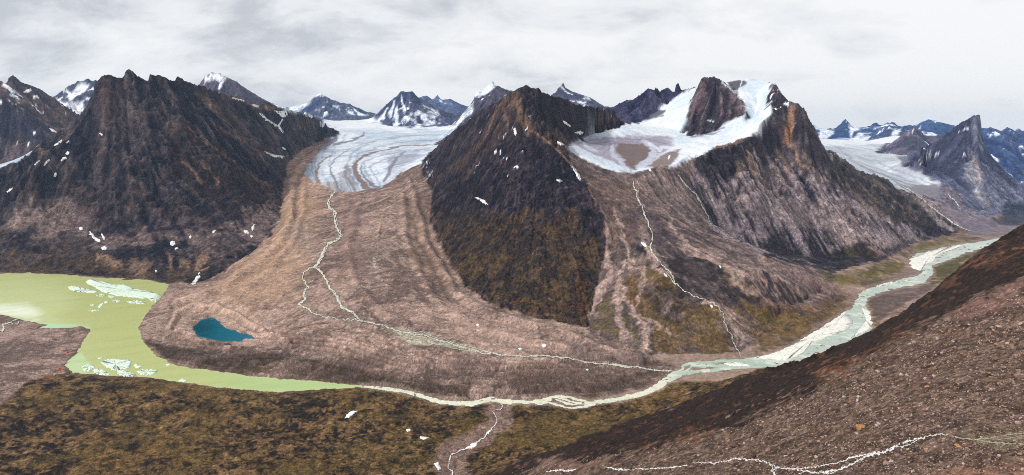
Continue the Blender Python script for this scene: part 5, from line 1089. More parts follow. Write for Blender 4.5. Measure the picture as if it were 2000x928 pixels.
def resample(pts, step=1.6):
    P = np.array([(p[0], p[1], p[2] if len(p) > 2 else 1.0) for p in pts], float)
    s = np.concatenate([[0], np.cumsum(np.hypot(*np.diff(P[:, :2], axis=0).T))])
    n = max(int(s[-1] / step), 2)
    t = np.linspace(0, s[-1], n + 1)
    return np.stack([np.interp(t, s, P[:, k]) for k in range(3)], 1)
def wander(P, amp, wl, seed):
    g = np.random.default_rng(seed)
    n = len(P); k = int(n / wl) + 4
    c = np.interp(np.arange(n) / wl, np.arange(k), g.standard_normal(k)) + .5 * np.interp(np.arange(n) / wl * 2.3, np.arange(3 * k), g.standard_normal(3 * k))
    t = np.gradient(P[:, :2], axis=0); t /= np.linalg.norm(t, axis=1)[:, None] + 1e-9
    Q_ = P.copy(); e = np.minimum(1, np.minimum(np.arange(n), n - 1 - np.arange(n)) / 4)
    Q_[:, 0] += -t[:, 1] * c * amp * e; Q_[:, 1] += t[:, 0] * c * amp * e
    return Q_
def ribbon(lines, dmin=1100.0, lift=0.0006, seed=1, rag=0.35):
    co, fc = [], []
    g = np.random.default_rng(seed)
    for P in lines:
        t = np.gradient(P[:, :2], axis=0); t /= np.linalg.norm(t, axis=1)[:, None] + 1e-9
        nrm = np.stack([-t[:, 1], t[:, 0]], 1)
        w = P[:, 2:3] * (1 + rag * g.standard_normal((len(P), 1)))
        w = np.maximum(w, P[:, 2:3] * .35)
        mid, ok = hit(P[:, 0], P[:, 1], dmin)
        rows = []
        for s in (-1, 0, 1):
            q = P[:, :2] + nrm * w * s
            X, k = hit(q[:, 0], q[:, 1], dmin)
            far = (~k) | (np.abs(np.hypot(X[:, 0], X[:, 1]) / np.maximum(np.hypot(mid[:, 0], mid[:, 1]), 1) - 1) > 0.05)
            X[far] = mid[far]
            X[:, 2] += lift * np.hypot(X[:, 0], X[:, 1]) + 0.02
            rows.append(X)
        b0 = len(co)
        for n in range(len(P)):
            for r in rows: co.append(tuple(r[n]))
        for n in range(len(P) - 1):
            if not (ok[n] and ok[n + 1]) or abs(np.hypot(*mid[n, :2]) / np.hypot(*mid[n + 1, :2]) - 1) > .12: continue
            for s in (0, 1):
                a = b0 + n * 3 + s
                fc.append((a, a + 1, a + 4, a + 3))
    return co, fc
def stream(label, mat, lines, amp=1.2, wl=4, dmin=1100.0, seed=1, lift=0.0006, rag=.5):
    L = [wander(resample(l), amp, wl, seed * 31 + k) for k, l in enumerate(lines)]
    for P_ in L: P_[:, 2] *= .72
    co, fc = ribbon(L, dmin, lift, seed, rag)
    o = mesh_obj('stream_water', co, fc, M[mat])
    tag(o, label, 'stream', None, 'structure')
    return o
c6 = lambda *p: C(500, 380, Q, *p)
MAIN = c6((480, -30, .8), (470, 0, 1.6), (432, 40, 1.4), (440, 75, 1.4), (475, 100, 1.5), (480, 150, 1.5), (485, 200, 1.6), (515, 250, 1.6), (490, 275, 1.5), (440, 300, 1.6), (415, 335, 2), (395, 380, 1.9), (355, 440, 2.2))
RIGHT = c6((355, 440, 1.6), (395, 470, 1.7), (420, 510, 1.9), (430, 555, 1.9), (465, 590, 2.0), (490, 620, 2.2), (500, 660, 2.2), (530, 690, 2.0), (580, 715, 1.8), (610, 740, 1.8), (630, 768, 1.6))
LEFT = c6((355, 440, 1.4), (300, 465, 1.3), (280, 500, 1.2), (300, 540, 1.2), (315, 560, 1.2), (290, 600, 1.4), (300, 635, 1.5), (258, 665, 1.4), (300, 690, 1.3), (340, 715, 1.2), (400, 740, 1), (500, 755, .8), (580, 760, .8), (625, 765, .9))
stream('white glacial stream splitting in two on the wide moraine', 'stream', [MAIN, RIGHT, LEFT, [(p[0] + 2.5, p[1] + 1, p[2] * .4) for p in RIGHT[3:]], [(p[0] - 2.2, p[1] + 1, p[2] * .4) for p in MAIN[4:]], [(p[0] + 2.4, p[1], p[2] * .4) for p in MAIN[2:]], [(p[0] - 2, p[1], p[2] * .35) for p in LEFT[3:8]]], 1.3, 3, seed=3)
DOWN = [(703, 628, 1.5), (725, 632, 1.4), (745, 635, 1.4), (765, 643, 1.4), (785, 650, 1.2), (830, 648 + 8, 1.1), (870, 668, 1.1), (905, 680, 1.2), (940, 690, 1.2), (985, 694, 1.3), (1020, 697, 1.2), (1060, 695, 1.6), (1100, 699, 1.3), (1140, 706, 1.2), (1165, 711, 1.6), (1210, 713, 1.6), (1250, 719, 1.2), (1280, 725, 1.6), (1315, 726, 2.0)]
stream('pale stream crossing the moraine sideways to join the river', 'stream', [DOWN, [(785, 651, .7), (800, 662, .5), (840, 672, .5), (890, 682, .5), (930, 688, .7)], [(790, 648, .6), (830, 650, .5), (850, 660, .6), (890, 672, .6), (960, 690, .7)], [(800, 655, .4), (850, 666, .5), (900, 680, .5)], [(1195, 712, 2.5), (1215, 717, 3), (1230, 718, 1)]], .9, 5, seed=4)
c7 = lambda *p: C(1000, 380, Q, *p)
stream('thin blue white stream falling from the cirque glacier over scree and tundra', 'stream', [C(1000, 100, Q, (730, 780, .8), (735, 820, .8), (750, 850, 1), (755, 880, .9), (770, 915, .9)) + c7((752, 20, 1.2), (775, 50, 1.4), (800, 120, 1.3), (830, 190, 1.2), (850, 270, 1.4), (830, 310, 1.4), (850, 360, 1.1), (880, 400, 1), (930, 450, 1), (975, 500, 1.3), (980, 540, 1), (1030, 575, .8), (1100, 620, .8), (1170, 640, .8), (1240, 680, 1), (1275, 720, 1.2), (1290, 790, 1.2), (1325, 850, 1), (1340, 900, 1), (1370, 950, .8), (1385, 985, .8)), c7((930, 470, .6), (965, 520, .8), (990, 550, .6)), C(1000, 100, Q, (755, 780, .5), (765, 830, .5), (760, 870, .4))], .9, 3, seed=5)
stream('short white cascade ending on the pale slabs right of the cirque', 'stream', [C(1000, 100, Q, (1005, 750, .6), (1060, 820, 1), (1110, 870, 1), (1130, 910, .9)) + c7((1125, 20, 1.1), (1150, 80, 1.1), (1180, 130, 1.3), (1205, 190, 1))], .7, 4, seed=6)
stream('narrow stream in a gravel fan on the near tundra bank', 'streamfoam', [C(500, 628, Q, (1470, 490, .8), (1490, 510, .8), (1475, 535, .9), (1430, 545, .8), (1450, 575, .9), (1455, 610, 1.0), (1430, 645, 1.1), (1405, 670, 1.5), (1380, 700, 1.2), (1330, 735, 1.4), (1270, 770, 1.2), (1220, 790, 1.2), (1180, 805, 1.3), (1165, 850, 1.2), (1160, 885, 1.2), (1185, 910, 1.5), (1185, 935, 1.5))], .8, 4, 1000, seed=7)
stream('white rill under the far glacier running down to the valley', 'stream', [C(1700, 200, 3.57, (215, 580, 1), (300, 630, 1), (400, 710, 1), (500, 790, 1.4), (560, 830, 1.4), (640, 880, .9), (700, 900, .6)), C(1700, 200, 3.57, (540, 640, .7), (590, 690, 1.2), (620, 730, 1)), C(1700, 200, 3.57, (690, 800, .5), (740, 820, .5))], .5, 5, 4000, seed=8)
stream('small grey rivulets crossing the gravel spit at the left edge', 'stream', [C(0, 628, Q, (-40, 70, 1.5), (10, 65, 2), (25, 45, 1.6), (20, 20, 1.6), (60, 10, 1.2), (100, -10, 1.4)), C(0, 628, Q, (60, 10, 1), (110, 20, .8), (115, 0, .8))], .8, 4, seed=9)
STR = C(1500, 628, Q, (1560, 745, 1.6), (1540, 742, 1.4), (1450, 740, 1.2), (1360, 735, 1.2), (1250, 715, 1.3), (1180, 710, 1.5), (1120, 695, 1.4), (1080, 685, 1.2))
stream('shallow grey green channels of the nearest stream before it turns white', 'streamflat', [STR, C(1500, 628, Q, (1560, 675, 1), (1500, 682, 1.4), (1420, 690, 1.2), (1340, 708, 1.2), (1260, 714, 1.2)), C(1500, 628, Q, (1560, 690, .8), (1480, 705, .7), (1380, 715, .7)), C(1500, 628, Q, (1500, 720, .6), (1440, 738, .7), (1380, 780, .5))], .8, 6, 60, seed=10, lift=.0003)
c4 = lambda *p: C(1500, 628, Q, *p)
stream('foaming white brook tumbling between the foreground stones', 'streamfoam', [c4((1090, 686, 1), (1040, 685, 1), (980, 695, 1.5), (920, 710, 1.6), (850, 720, 2), (800, 745, 2), (760, 765, 2.2), (700, 790, 2.5), (640, 800, 2.8), (590, 820, 2.2), (540, 845, 1.5), (500, 870, 2), (440, 890, 2.2), (380, 905, 2), (300, 915, 2), (220, 905, 1.6), (140, 890, 1.5), (60, 885, 1.4), (10, 862, 1.4)),
       c4((640, 800, 1.2), (560, 810, 1.4), (480, 835, 1.2), (400, 860, 1), (300, 875, 1.2), (200, 890, 1), (120, 888, 1)), c4((900, 720, .8), (860, 745, 1), (800, 760, .8), (740, 765, 1)), c4((420, 900, 1), (360, 925, 1)), c4((230, 905, 1), (180, 925, .8)), c4((60, 880, 1.2), (20, 900, 1.4), (50, 935, 1.4)), c4((10, 862, 1.6), (30, 895, 1)),
       C(1000, 628, Q, (1560, 860, 1.2), (1490, 840, 1.3), (1400, 835, 1.2), (1340, 832, 1.2), (1280, 848, 1.6), (1230, 858, 1.6), (1150, 855, 1), (1090, 856, .6))], 1.1, 2.2, 60, seed=11, lift=.0004, rag=.6)
stream('white snowmelt brook at the foot of the dark lichen band', 'streamfoam', [C(1000, 628, Q, (1060, 870, .8), (980, 885, 1.2), (900, 888, 1.6), (850, 890, 1), (760, 895, .8), (700, 898, .8), (640, 895, 2.2), (600, 890, 1.4), (560, 880, .8)), C(1000, 628, Q, (385, 895, 1.8), (320, 902, 1.6), (260, 903, 1.8), (205, 910, 1))], .8, 3, 60, seed=12, lift=.0004, rag=.5)

# ------------------------------------------------------------------ patches of old snow, one object each
def blob(name, mat, poly, dmin, thick, level=None, n=34, seed=0, rough=.9):
    """a slab with the traced outline, lying on the land (or floating at a level), domed and with a real edge"""
    g = np.random.default_rng(seed)
    P = np.array(poly, float); c = P.mean(0)
    s = np.concatenate([[0], np.cumsum(np.hypot(*np.diff(np.vstack([P, P[:1]]), axis=0).T))])
    t = np.linspace(0, s[-1], n, endpoint=False)
    O = np.stack([np.interp(t, s, np.append(P[:, k], P[0, k])) for k in (0, 1)], 1)
    O += (g.standard_normal(O.shape) + np.roll(g.standard_normal(O.shape), 1, 0)) * rough * np.array([1, .6]) * min(1.0, s[-1] / 60)
    rings = [1.0, .82, .5, .2]
    pts = np.vstack([c + (O - c) * r for r in rings] + [c[None]])
    if level is None:
        X, ok = hit(pts[:, 0], pts[:, 1], dmin)
        if not ok.all(): X[~ok] = X[ok].mean(0)
        rr = np.hypot(X[:, 0], X[:, 1]); med = np.median(rr)
        far = np.abs(rr / med - 1) > .12
        X[far] = X[~far].mean(0)
    else:
        X = from_level(pts[:, 0], pts[:, 1], np.full(len(pts), level))
    lift = np.concatenate([np.full(n, .35), np.full(n, .8), np.full(n, 1.0), np.full(n, 1.0), [1.0]]) * thick
    if level is not None: lift = lift * (1 + .06 * g.standard_normal(len(lift)))
    X[:, 2] += lift
    low = X[:n].copy(); low[:, 2] -= thick * (1.6 if level is None else 1.2)
    V_ = np.vstack([X, low]); F_ = []
    for r in range(3):
        for k in range(n):
            a, b = r * n + k, r * n + (k + 1) % n
            F_.append((a, b, b + n, a + n))
    for k in range(n): F_.append((3 * n + k, 3 * n + (k + 1) % n, 4 * n))
    L0 = 4 * n + 1
    for k in range(n): F_.append((k, L0 + k, L0 + (k + 1) % n, (k + 1) % n))
    org = V_.mean(0); org[2] = V_[:, 2].min()
    o = mesh_obj(name, V_ - org, F_, M[mat])
    o.location = org
    return o
def snow(label, *poly, dmin=1000.0, th=None, rough=.7):
    d = from_level(poly[0][0], poly[0][1], 0)[1]
    o = blob('snow_patch', 'snow', poly, dmin, th or 2.0, seed=int(poly[0][0] * 7 + poly[0][1]), rough=rough)
    o['label'] = label; o['category'] = 'snow patch'; o['group'] = 'patches of old snow'
    return o
k5 = lambda *p: C(0, 380, Q, *p)
snow('round snow patch highest of those in the scree above the lake', *k5((476, 200), (490, 196), (502, 202), (498, 216), (482, 214)))
snow('slanting snow strip below the round patch on the lakeside scree', *k5((540, 226), (552, 230), (572, 258), (605, 276), (608, 290), (590, 288), (562, 264), (544, 244)))
snow('thin snow sliver right of the slanting strip on the lakeside scree', *k5((612, 236), (620, 240), (634, 262), (632, 276), (622, 266)))
snow('stubby snow patch lowest of the group above the lake', *k5((612, 322), (632, 310), (646, 322), (640, 334), (616, 334)))
snow('squarish bright snow patch in the pale scree fan of the lakeside mountain', *k5((1026, 290), (1040, 280), (1058, 282), (1060, 300), (1044, 310), (1028, 304)))
snow('tiny snow scrap just under the squarish patch', *k5((1056, 324), (1072, 318), (1078, 326), (1062, 334)))
snow('small upright snow patch between two dark scree cones', *k5((1142, 256), (1152, 246), (1158, 256), (1148, 268)))
snow('faint snow wedge on the scree beside the dark cone', *k5((1282, 226), (1298, 214), (1308, 216), (1296, 230), (1284, 234)))
snow('hooked snow strip near the moraine edge', *k5((1470, 220), (1490, 216), (1506, 228), (1500, 238), (1480, 232)))
snow('upright snow streak at the right foot of the lakeside mountain', *k5((1520, 200), (1532, 182), (1542, 180), (1536, 206), (1524, 222)))
snow('small snow lump under the upright streak beside the moraine', *k5((1510, 250), (1522, 246), (1530, 254), (1520, 262)))
snow('long snow finger in the dark gully where the lake shore meets the moraine', *k5((1160, 540), (1172, 518), (1190, 494), (1206, 488), (1212, 498), (1196, 518), (1178, 538), (1166, 546)))
snow('snow dab above the long finger by the lake shore', *k5((1196, 478), (1206, 470), (1212, 476), (1202, 484)))
snow('snow spot on the brown bluff above the lake', *k5((936, 458), (944, 456), (950, 466), (942, 472)))
k1 = lambda *p: C(0, 130, 3.436, *p)
for lab, p in (('long snow streak high on the left ridge of the dark mountain', ((360, 530), (390, 508), (418, 490), (420, 498), (395, 518), (370, 534))), ('snow chip beside the long streak on the left ridge', ((440, 512), (462, 496), (468, 502), (448, 518))), ('leaning snow patch midway down the left ridge', ((292, 664), (304, 640), (330, 620), (340, 628), (318, 648), (298, 668))), ('ragged snow patch right of the leaning one', ((408, 632), (420, 612), (440, 606), (450, 616), (430, 626), (414, 640))),
               ('little snow patch above the ragged one', ((440, 586), (452, 570), (468, 574), (462, 588), (446, 594))), ('upright snow patch lower on the ridge in brown scree', ((362, 740), (366, 716), (378, 710), (382, 724), (374, 742))), ('snow streak at the lowest part of the left ridge', ((46, 840), (64, 822), (88, 812), (90, 818), (66, 836), (50, 846))), ('thin snow streak next to the ridge line above the glacier strip', ((230, 660), (250, 640), (272, 626), (270, 634), (250, 650), (236, 664))), ('snow fleck in the middle of the dark rock face', ((662, 448), (676, 446), (690, 456), (686, 466), (674, 456)))):
    snow(lab, *k1(*p), dmin=3000)
for lab, p, dm in (('bright snow shelf low on the ridge beside the left glacier strip', ((160, 620), (176, 606), (196, 590), (200, 604), (186, 618), (166, 626)), 5000), ('snow fan on the brown ridge with the sharp tip', ((158, 172), (180, 156), (206, 152), (216, 162), (196, 176), (170, 180)), 5500), ('snow bank on the brown ridge under the snow fan', ((228, 198), (248, 192), (264, 208), (262, 216), (240, 210)), 5500), ('slanted snow bank at the foot of the brown back ridge', ((328, 414), (352, 420), (382, 440), (376, 446), (348, 434)), 5500)):
    snow(lab, *k1(*p), dmin=dm, th=5)
k2 = lambda *p: C(330, 130, 3.436, *p)
for lab, p in (('white snow basin under the crest by the glacier', ((710, 298), (745, 304), (790, 296), (802, 312), (780, 338), (760, 340), (738, 318))), ('long thin snow gully running down from the crest', ((600, 308), (618, 318), (660, 354), (720, 392), (735, 402), (722, 404), (650, 362), (608, 324))), ('snow gully branch dropping from the white basin', ((760, 350), (766, 356), (750, 384), (738, 398), (734, 390), (750, 372))), ('snow tip where the two gullies meet', ((724, 394), (740, 398), (768, 438), (764, 448), (744, 426))), ('small white snow square near the crest end', ((936, 312), (956, 308), (968, 330), (956, 350), (940, 338))), ('curved snow strip along the end of the dark mountain above the ice', ((1012, 352), (1020, 354), (1026, 390), (1040, 402), (1024, 406), (1014, 390))), ('long curved snow strip at the foot next to the moraine bend', ((640, 568), (660, 580), (710, 600), (776, 604), (774, 612), (720, 610), (668, 594))), ('short snow dash above the long curved strip', ((756, 540), (770, 544), (786, 556), (778, 560), (762, 552))), ('snow patch under the rocky crest', ((556, 254), (580, 256), (602, 266), (596, 276), (570, 270))), ('narrow snow ledge just left of the crest patch', ((424, 208), (450, 214), (512, 230), (508, 236), (460, 224), (428, 214)))):
    snow(lab, *k2(*p), dmin=3500, th=4)
k3 = lambda *p: C(1000, 100, Q, *p)
for lab, p, dm in (('snow curl high on the left edge of the middle mountain face', ((10, 470), (22, 462), (28, 500), (20, 512), (12, 496)), 2300), ('long snow ribbon on the rocky crest line of the middle mountain', ((356, 690), (372, 700), (404, 750), (422, 782), (410, 784), (384, 740)), 2300), ('snow scrap on the middle mountain just left of the crest ribbon', ((268, 780), (290, 778), (306, 786), (288, 794)), 2300), ('slanting snow stroke on the slope above the cirque glacier', ((304, 420), (322, 426), (356, 456), (350, 462), (322, 440)), 3000), ('snow patch nearest the rim of the cirque glacier', ((272, 546), (296, 556), (316, 564), (300, 572), (278, 560)), 3000), ('snow dash on brown scree beside the cirque glacier', ((380, 492), (410, 484), (434, 494), (410, 504)), 3000),
                   ('small white ice block on debris below the cirque glacier', ((826, 716), (834, 708), (842, 722), (832, 728)), 2500), ('pale snow lens between the two ice tongues of the cirque', ((942, 642), (950, 630), (960, 632), (952, 652), (944, 656)), 2500), ('snow dab at the rim of the dark shoulder below the ice', ((1088, 632), (1102, 624), (1114, 628), (1104, 640)), 2500)):
    snow(lab, *k3(*p), dmin=dm, th=3.5)
for lab, p in (('tilted bright snow slab in the dark hollow beside the thin stream', ((780, 290), (796, 288), (814, 304), (816, 322), (800, 314), (784, 300))), ('snow strip alongside the thin stream on the tundra', ((918, 478), (930, 482), (942, 496), (936, 502), (922, 490))), ('short snow mark on the scree right of the thin stream', ((1252, 430), (1260, 432), (1266, 442), (1258, 446))), ('snow patch where the thin stream leaves the rocks', ((1196, 668), (1208, 670), (1216, 682), (1206, 686))), ('snow arc near the top of the rusty face', ((1318 - 1547 + 0, 18), (1340 - 1547, 22), (1380 - 1547, 36), (1404 - 1547, 64), (1392 - 1547, 62), (1360 - 1547, 40)))):
    snow(lab, *c7(*p), dmin=2000, th=3)
for lab, p in (('angular snow patch alone on the tundra bank', ((684 - 0, 804), (690, 803), (700, 803), (690, 810), (682, 816), (674, 817), (676, 811))), ('smaller blocky snow patch on the tundra bank', ((793, 840), (801, 838), (803, 842), (796, 844))), ('pointed snow wedge on the tundra bank near the side stream', ((820, 853), (839, 856), (826, 859), (821, 857))), ('oblong snow bank in the side stream gravel', ((910, 876), (922, 866), (934, 864), (930, 872), (920, 876))), ('snow block at the left bend of the side stream', ((848, 906), (856, 903), (862, 916), (856, 919))), ('small snow bit higher up the side stream', ((950, 846), (957, 840), (960, 842), (954, 848)))):
    snow(lab, *p, dmin=1000, th=2.0, rough=.5)
for lab, p in (('white snow patch on the moraine right of the stream bend', C(500, 380, Q, (1330, 790), (1340, 780), (1350, 786), (1344, 796))), ('snow patch on the moraine above the sideways stream', C(1000, 628, Q, (178, 146), (194, 136), (208, 142), (204, 154), (188, 156))), ('flat snow smear near the moraine snow patch', C(1000, 628, Q, (36, 164), (54, 160), (66, 168), (48, 174))), ('snow mark on the dark moraine mound', C(1000, 628, Q, (446, 290), (458, 288), (466, 296), (454, 298)))):
    snow(lab, *p, dmin=1500, th=2.0, rough=.4)

# ------------------------------------------------------------------ drifting ice on the lake, ice along the river
k6 = lambda *p: C(80, 530, 3.711, *p)
def floe(label, poly, mat='floe', name='ice_floe', group='drifting ice on the lake', n=72, th=.8, rough=.85):
    o = blob(name, mat, poly, 0, th, level=.15, n=n, seed=int(poly[0][0] * 3 + poly[0][1] * 5), rough=rough)
    o['label'] = label; o['category'] = 'ice floe' if name == 'ice_floe' else 'river ice'; o['group'] = group
floe('largest pale ice sheet under the far shore of the lake', k6((325, 72), (350, 62), (430, 70), (520, 90), (610, 96), (645, 108), (660, 124), (720, 134), (800, 146), (850, 166), (888, 178), (860, 192), (800, 198), (720, 194), (640, 186), (560, 176), (500, 162), (440, 146), (400, 120), (350, 96)), n=90)
floe('long ice strip left of the largest sheet', k6((192, 112), (230, 108), (300, 120), (380, 134), (418, 148), (380, 158), (300, 152), (230, 142), (205, 128)))
floe('bright white ice bar just below the largest sheet', k6((618, 220), (650, 214), (700, 210), (745, 222), (768, 232), (720, 236), (650, 232)))
floe('small ice raft left of the bright bar', k6((515, 212), (545, 206), (578, 214), (560, 224), (525, 222)))
floe('little ice raft under the left end of the largest sheet', k6((400, 170), (440, 164), (470, 176), (440, 186), (405, 180)))
floe('ice raft between the little raft and the largest sheet', k6((485, 176), (515, 172), (536, 184), (510, 194), (488, 188)))
floe('thin ice sliver lowest of the far ice group', k6((342, 286), (380, 280), (424, 280), (420, 288), (370, 292)), n=30)
floe('round ice chunk left of the sliver group', k6((356, 240), (372, 236), (388, 242), (380, 252), (360, 250)), n=26)
floe('crumbled ice chunk right of the round one', k6((416, 250), (432, 236), (450, 230), (446, 248), (430, 266), (416, 262)), n=26)
floe('ice crumb above the crumbled chunk', k6((458, 222), (474, 214), (490, 222), (478, 232), (462, 232)), n=26)
floe('ice fragment touching the moraine shore', k6((790, 204), (830, 190), (886, 180), (850, 200), (830, 222), (800, 214)))
floe('broad broken ice raft in the near bay of the lake', k6((432, 656), (470, 640), (520, 632), (590, 638), (650, 644), (658, 684), (630, 708), (590, 708), (550, 724), (510, 708), (470, 688), (440, 676)), n=80)
floe('oval ice raft next to the tent shore', k6((300, 690), (340, 676), (380, 680), (392, 706), (350, 724), (318, 724)))
floe('flat ice raft along the near shore left of the broad one', k6((376, 720), (410, 706), (450, 714), (490, 736), (500, 752), (440, 752), (390, 742)))
floe('ice raft hugging the shore under the broad one', k6((552, 724), (600, 714), (640, 728), (690, 746), (670, 764), (600, 764), (556, 746)))
floe('pale ice raft right of the broad one', k6((696, 726), (740, 712), (800, 712), (848, 716), (820, 740), (770, 756), (720, 746)))
floe('bent ice scrap beside the broad raft', k6((672, 680), (690, 672), (702, 684), (728, 688), (716, 704), (690, 702)), n=30)
floe('tiny ice scrap off the upper edge of the broad raft', k6((408, 628), (440, 620), (444, 632), (420, 636)), n=24)
floe('ice dab near the dark moraine bank', k6((900, 676), (920, 670), (944, 678), (920, 686)), n=24)
floe('faint ice dab in the narrowing lake arm', C(0, 628, Q, (1078, 352), (1100, 344), (1130, 358), (1110, 368), (1084, 362)), n=24)
k8 = lambda *p: C(1480, 460, 3.867, *p)
floe('wide white ice bank on the left side of the river bend', [(1472, 699)] + k8((0, 900), (160, 840), (330, 740), (440, 706), (540, 690), (620, 640), (680, 596), (716, 626), (718, 660), (690, 700), (620, 730), (520, 770), (440, 796), (400, 806), (370, 860), (300, 920)) + [(1530, 703)], 'riverice', 'river_ice', 'ice along the river', 90, 1.5, .8)
floe('thin ice rim along the tundra edge of the bend', k8((590, 650), (600, 620), (640, 590), (690, 552), (694, 566), (650, 600), (622, 636), (606, 664), (540, 684), (420, 716), (340, 748), (330, 742), (420, 706), (540, 676)), 'riverice', 'river_ice', 'ice along the river', 60, 1.2, .5)
floe('white ice shelf on the right side of the river bend', k8((782, 530), (800, 540), (850, 570), (900, 612), (914, 636), (890, 672), (830, 720), (740, 760), (700, 776), (760, 736), (820, 690), (834, 650), (826, 610), (800, 570)), 'riverice', 'river_ice', 'ice along the river', 70, 1.5, .7)
floe('ice strip above the upper river bend', k8((886, 376), (940, 358), (1040, 352), (1100, 338), (1160, 336), (1100, 348), (1020, 366), (940, 378), (890, 388)), 'riverice', 'river_ice', 'ice along the river', 50, 1.2, .6)
floe('large white ice field where the river widens far off', C(1500, 380, Q, (832, 400), (850, 390), (920, 370), (980, 344), (1060, 326), (1130, 302), (1200, 290), (1180, 306), (1100, 334), (1020, 372), (1000, 402), (950, 422), (900, 436), (920, 462), (880, 450), (850, 440), (844, 420)), 'riverice', 'river_ice', 'ice along the river', 80, 1.5, .6)
floe('long low ice island where the river braids', C(1230, 600, 3.867, (716, 430), (740, 418), (800, 414), (850, 422), (920, 440), (900, 446), (820, 446), (760, 440)), 'riverice', 'river_ice', 'ice along the river', 50, 1.2, .6)
print('streams, snow and ice', round(time.time() - T0, 1))

# ------------------------------------------------------------------ stones of the foreground slope
def stone_mesh(seed, sub=2):
    bpy_me = bpy.data.meshes.new('boulder')
    import bmesh
    bm = bmesh.new(); bmesh.ops.create_icosphere(bm, subdivisions=sub, radius=1.0)
    g = np.random.default_rng(seed)
    pl = g.standard_normal((9, 3)); pl /= np.linalg.norm(pl, axis=1)[:, None]; off = g.uniform(.5, .85, 9)
    for v in bm.verts:
        p = np.array(v.co)
        for n_, o_ in zip(pl, off):
            d_ = p @ n_ - o_
            if d_ > 0: p = p - n_ * d_ * .92
        p = p * np.array([1.15, .9, .72]) + g.standard_normal(3) * .025
        v.co = p
    bm.to_mesh(bpy_me); bm.free()
    return bpy_me
def stone_mat(name, a, b_, size=.5):
    return paintmat(name, a, b_, size, .9, .1, .7)
M['stone_a'] = stone_mat('pinkish stone', (168, 140, 128), (112, 90, 82)); M['stone_b'] = stone_mat('pale stone', (196, 178, 164), (140, 120, 110)); M['stone_c'] = stone_mat('dark stone', (112, 92, 86), (66, 54, 52)); M['stone_tan'] = stone_mat('tan stone', (196, 150, 104), (150, 108, 74))
def stone_points(n, seed, smin, smax, power, near=60):
    g = np.random.default_rng(seed); out = []
    SC = [(980, 912), (1100, 893), (1330, 866), (1480, 815), (1600, 752), (1800, 648), (1900, 600), (2040, 540), (2040, 960), (900, 960)]
    P = np.array(SC, float)
    while len(out) < n:
        u_, v_ = g.uniform(900, 2040), g.uniform(540, 950)
        if sdpoly(np.array([u_]), np.array([v_]), SC)[0] > -1: continue
        dens = .25 + .75 * min(1, max(0, (u_ - 1150) / 500)) * (.5 + .5 * math.sin(u_ * .013 + v_ * .031) ** 2)
        if g.random() > dens: continue
        out.append((u_, v_, smin * (1 - g.random() * (1 - (smin / smax) ** power)) ** (-1 / power)))
    return np.array(out)
kinds = []
for k in range(12):
    me = stone_mesh(300 + k); me.materials.append(M[('stone_a', 'stone_b', 'stone_c', 'stone_a')[k % 4]]); kinds.append(me)
SPECIAL = [
 ((1682, 833), 22, 'tan', 'large tan boulder alone above the foaming brook', .66), ((1676, 846), 8, 'b', 'pale flat stone under the large tan boulder', .5), ((1437, 868), 24, 'c', 'broad grey brown block lying at the slope edge', .55), ((1467, 889), 17, 'c', 'pointed upright grey stone by the slope edge stream', 1.0),
 ((1450, 892), 8, 'a', 'small stone left of the pointed upright one', .7), ((1717, 827), 9, 'b', 'pale boulder right of the large tan one', .7), ((1871, 870), 10, 'tan', 'light tan stone between the two arms of the brook', .7), ((1823, 865), 12, 'a', 'reddish stone beside the turn of the brook', .6), ((1761, 731), 8, 'b', 'pale round stone high on the scree', .8), ((1715, 725), 8, 'b', 'light stone near the edge of the dark band', .8),
 ((1951, 637), 11, 'b', 'light grey slab near the top of the scree', .5), ((1970, 687), 10, 'c', 'dark boulder casting a shadow on the upper scree', .8), ((1989, 825), 9, 'b', 'pale block beside the shallow channels', .8), ((1810, 755), 9, 'tan', 'rusty stone in the middle of the scree', .7), ((1831, 661), 7, 'b', 'small pale stone under the upper edge of the scree', .8), ((1646, 875), 7, 'a', 'pink stone left of the brook bend', .8), ((1754, 877), 12, 'c', 'grey rock standing in the brook', .7), ((1732, 903), 14, 'a', 'flat pinkish rock below the brook', .5),
 ((1741, 900), 9, 'b', 'pale rock touching the flat pinkish one', .6), ((1423, 872 - 12), 8, 'a', 'stone perched behind the broad grey brown block', .7), ((1994, 632), 9, 'b', 'bright stone at the right picture edge', .7)]
def put_stone(me, u_, v_, px, flat, label, group, rot):
    X, ok = hit(u_, v_ + px * .25, 60)
    if not ok[0]: return
    r = float(np.linalg.norm(X[0] - np.array([0, 0, HC]))) * px / FOC / 2
    o = bpy.data.objects.new('boulder', me); COLL.objects.link(o)
    o.location = X[0] + np.array([0, 0, r * flat * .35]); o.scale = (r, r * 1.1, r * flat / .72); o.rotation_euler = (rot[0], rot[1], rot[2])
    tag(o, label, 'boulder', group)
g = np.random.default_rng(77)
for k, (uv, px, mk, lab, fl) in enumerate(SPECIAL):
    me = stone_mesh(700 + k, 3); me.materials.append(M['stone_' + mk])
    put_stone(me, uv[0], uv[1], px, fl, lab, 'stones on the foreground slope', (g.uniform(-.2, .2), g.uniform(-.2, .2), g.uniform(0, 6)))
STN = stone_points(1500, 5, 2.6, 8.0, 2.4)
STN = STN[np.argsort(-STN[:, 2])]
for (u_, v_, px) in STN[:270]:
    put_stone(kinds[g.integers(12)], u_, v_, px, g.uniform(.55, .95), 'loose rounded stone scattered on the foreground slope', 'stones on the foreground slope', (g.uniform(-.4, .4), g.uniform(-.4, .4), g.uniform(0, 6)))
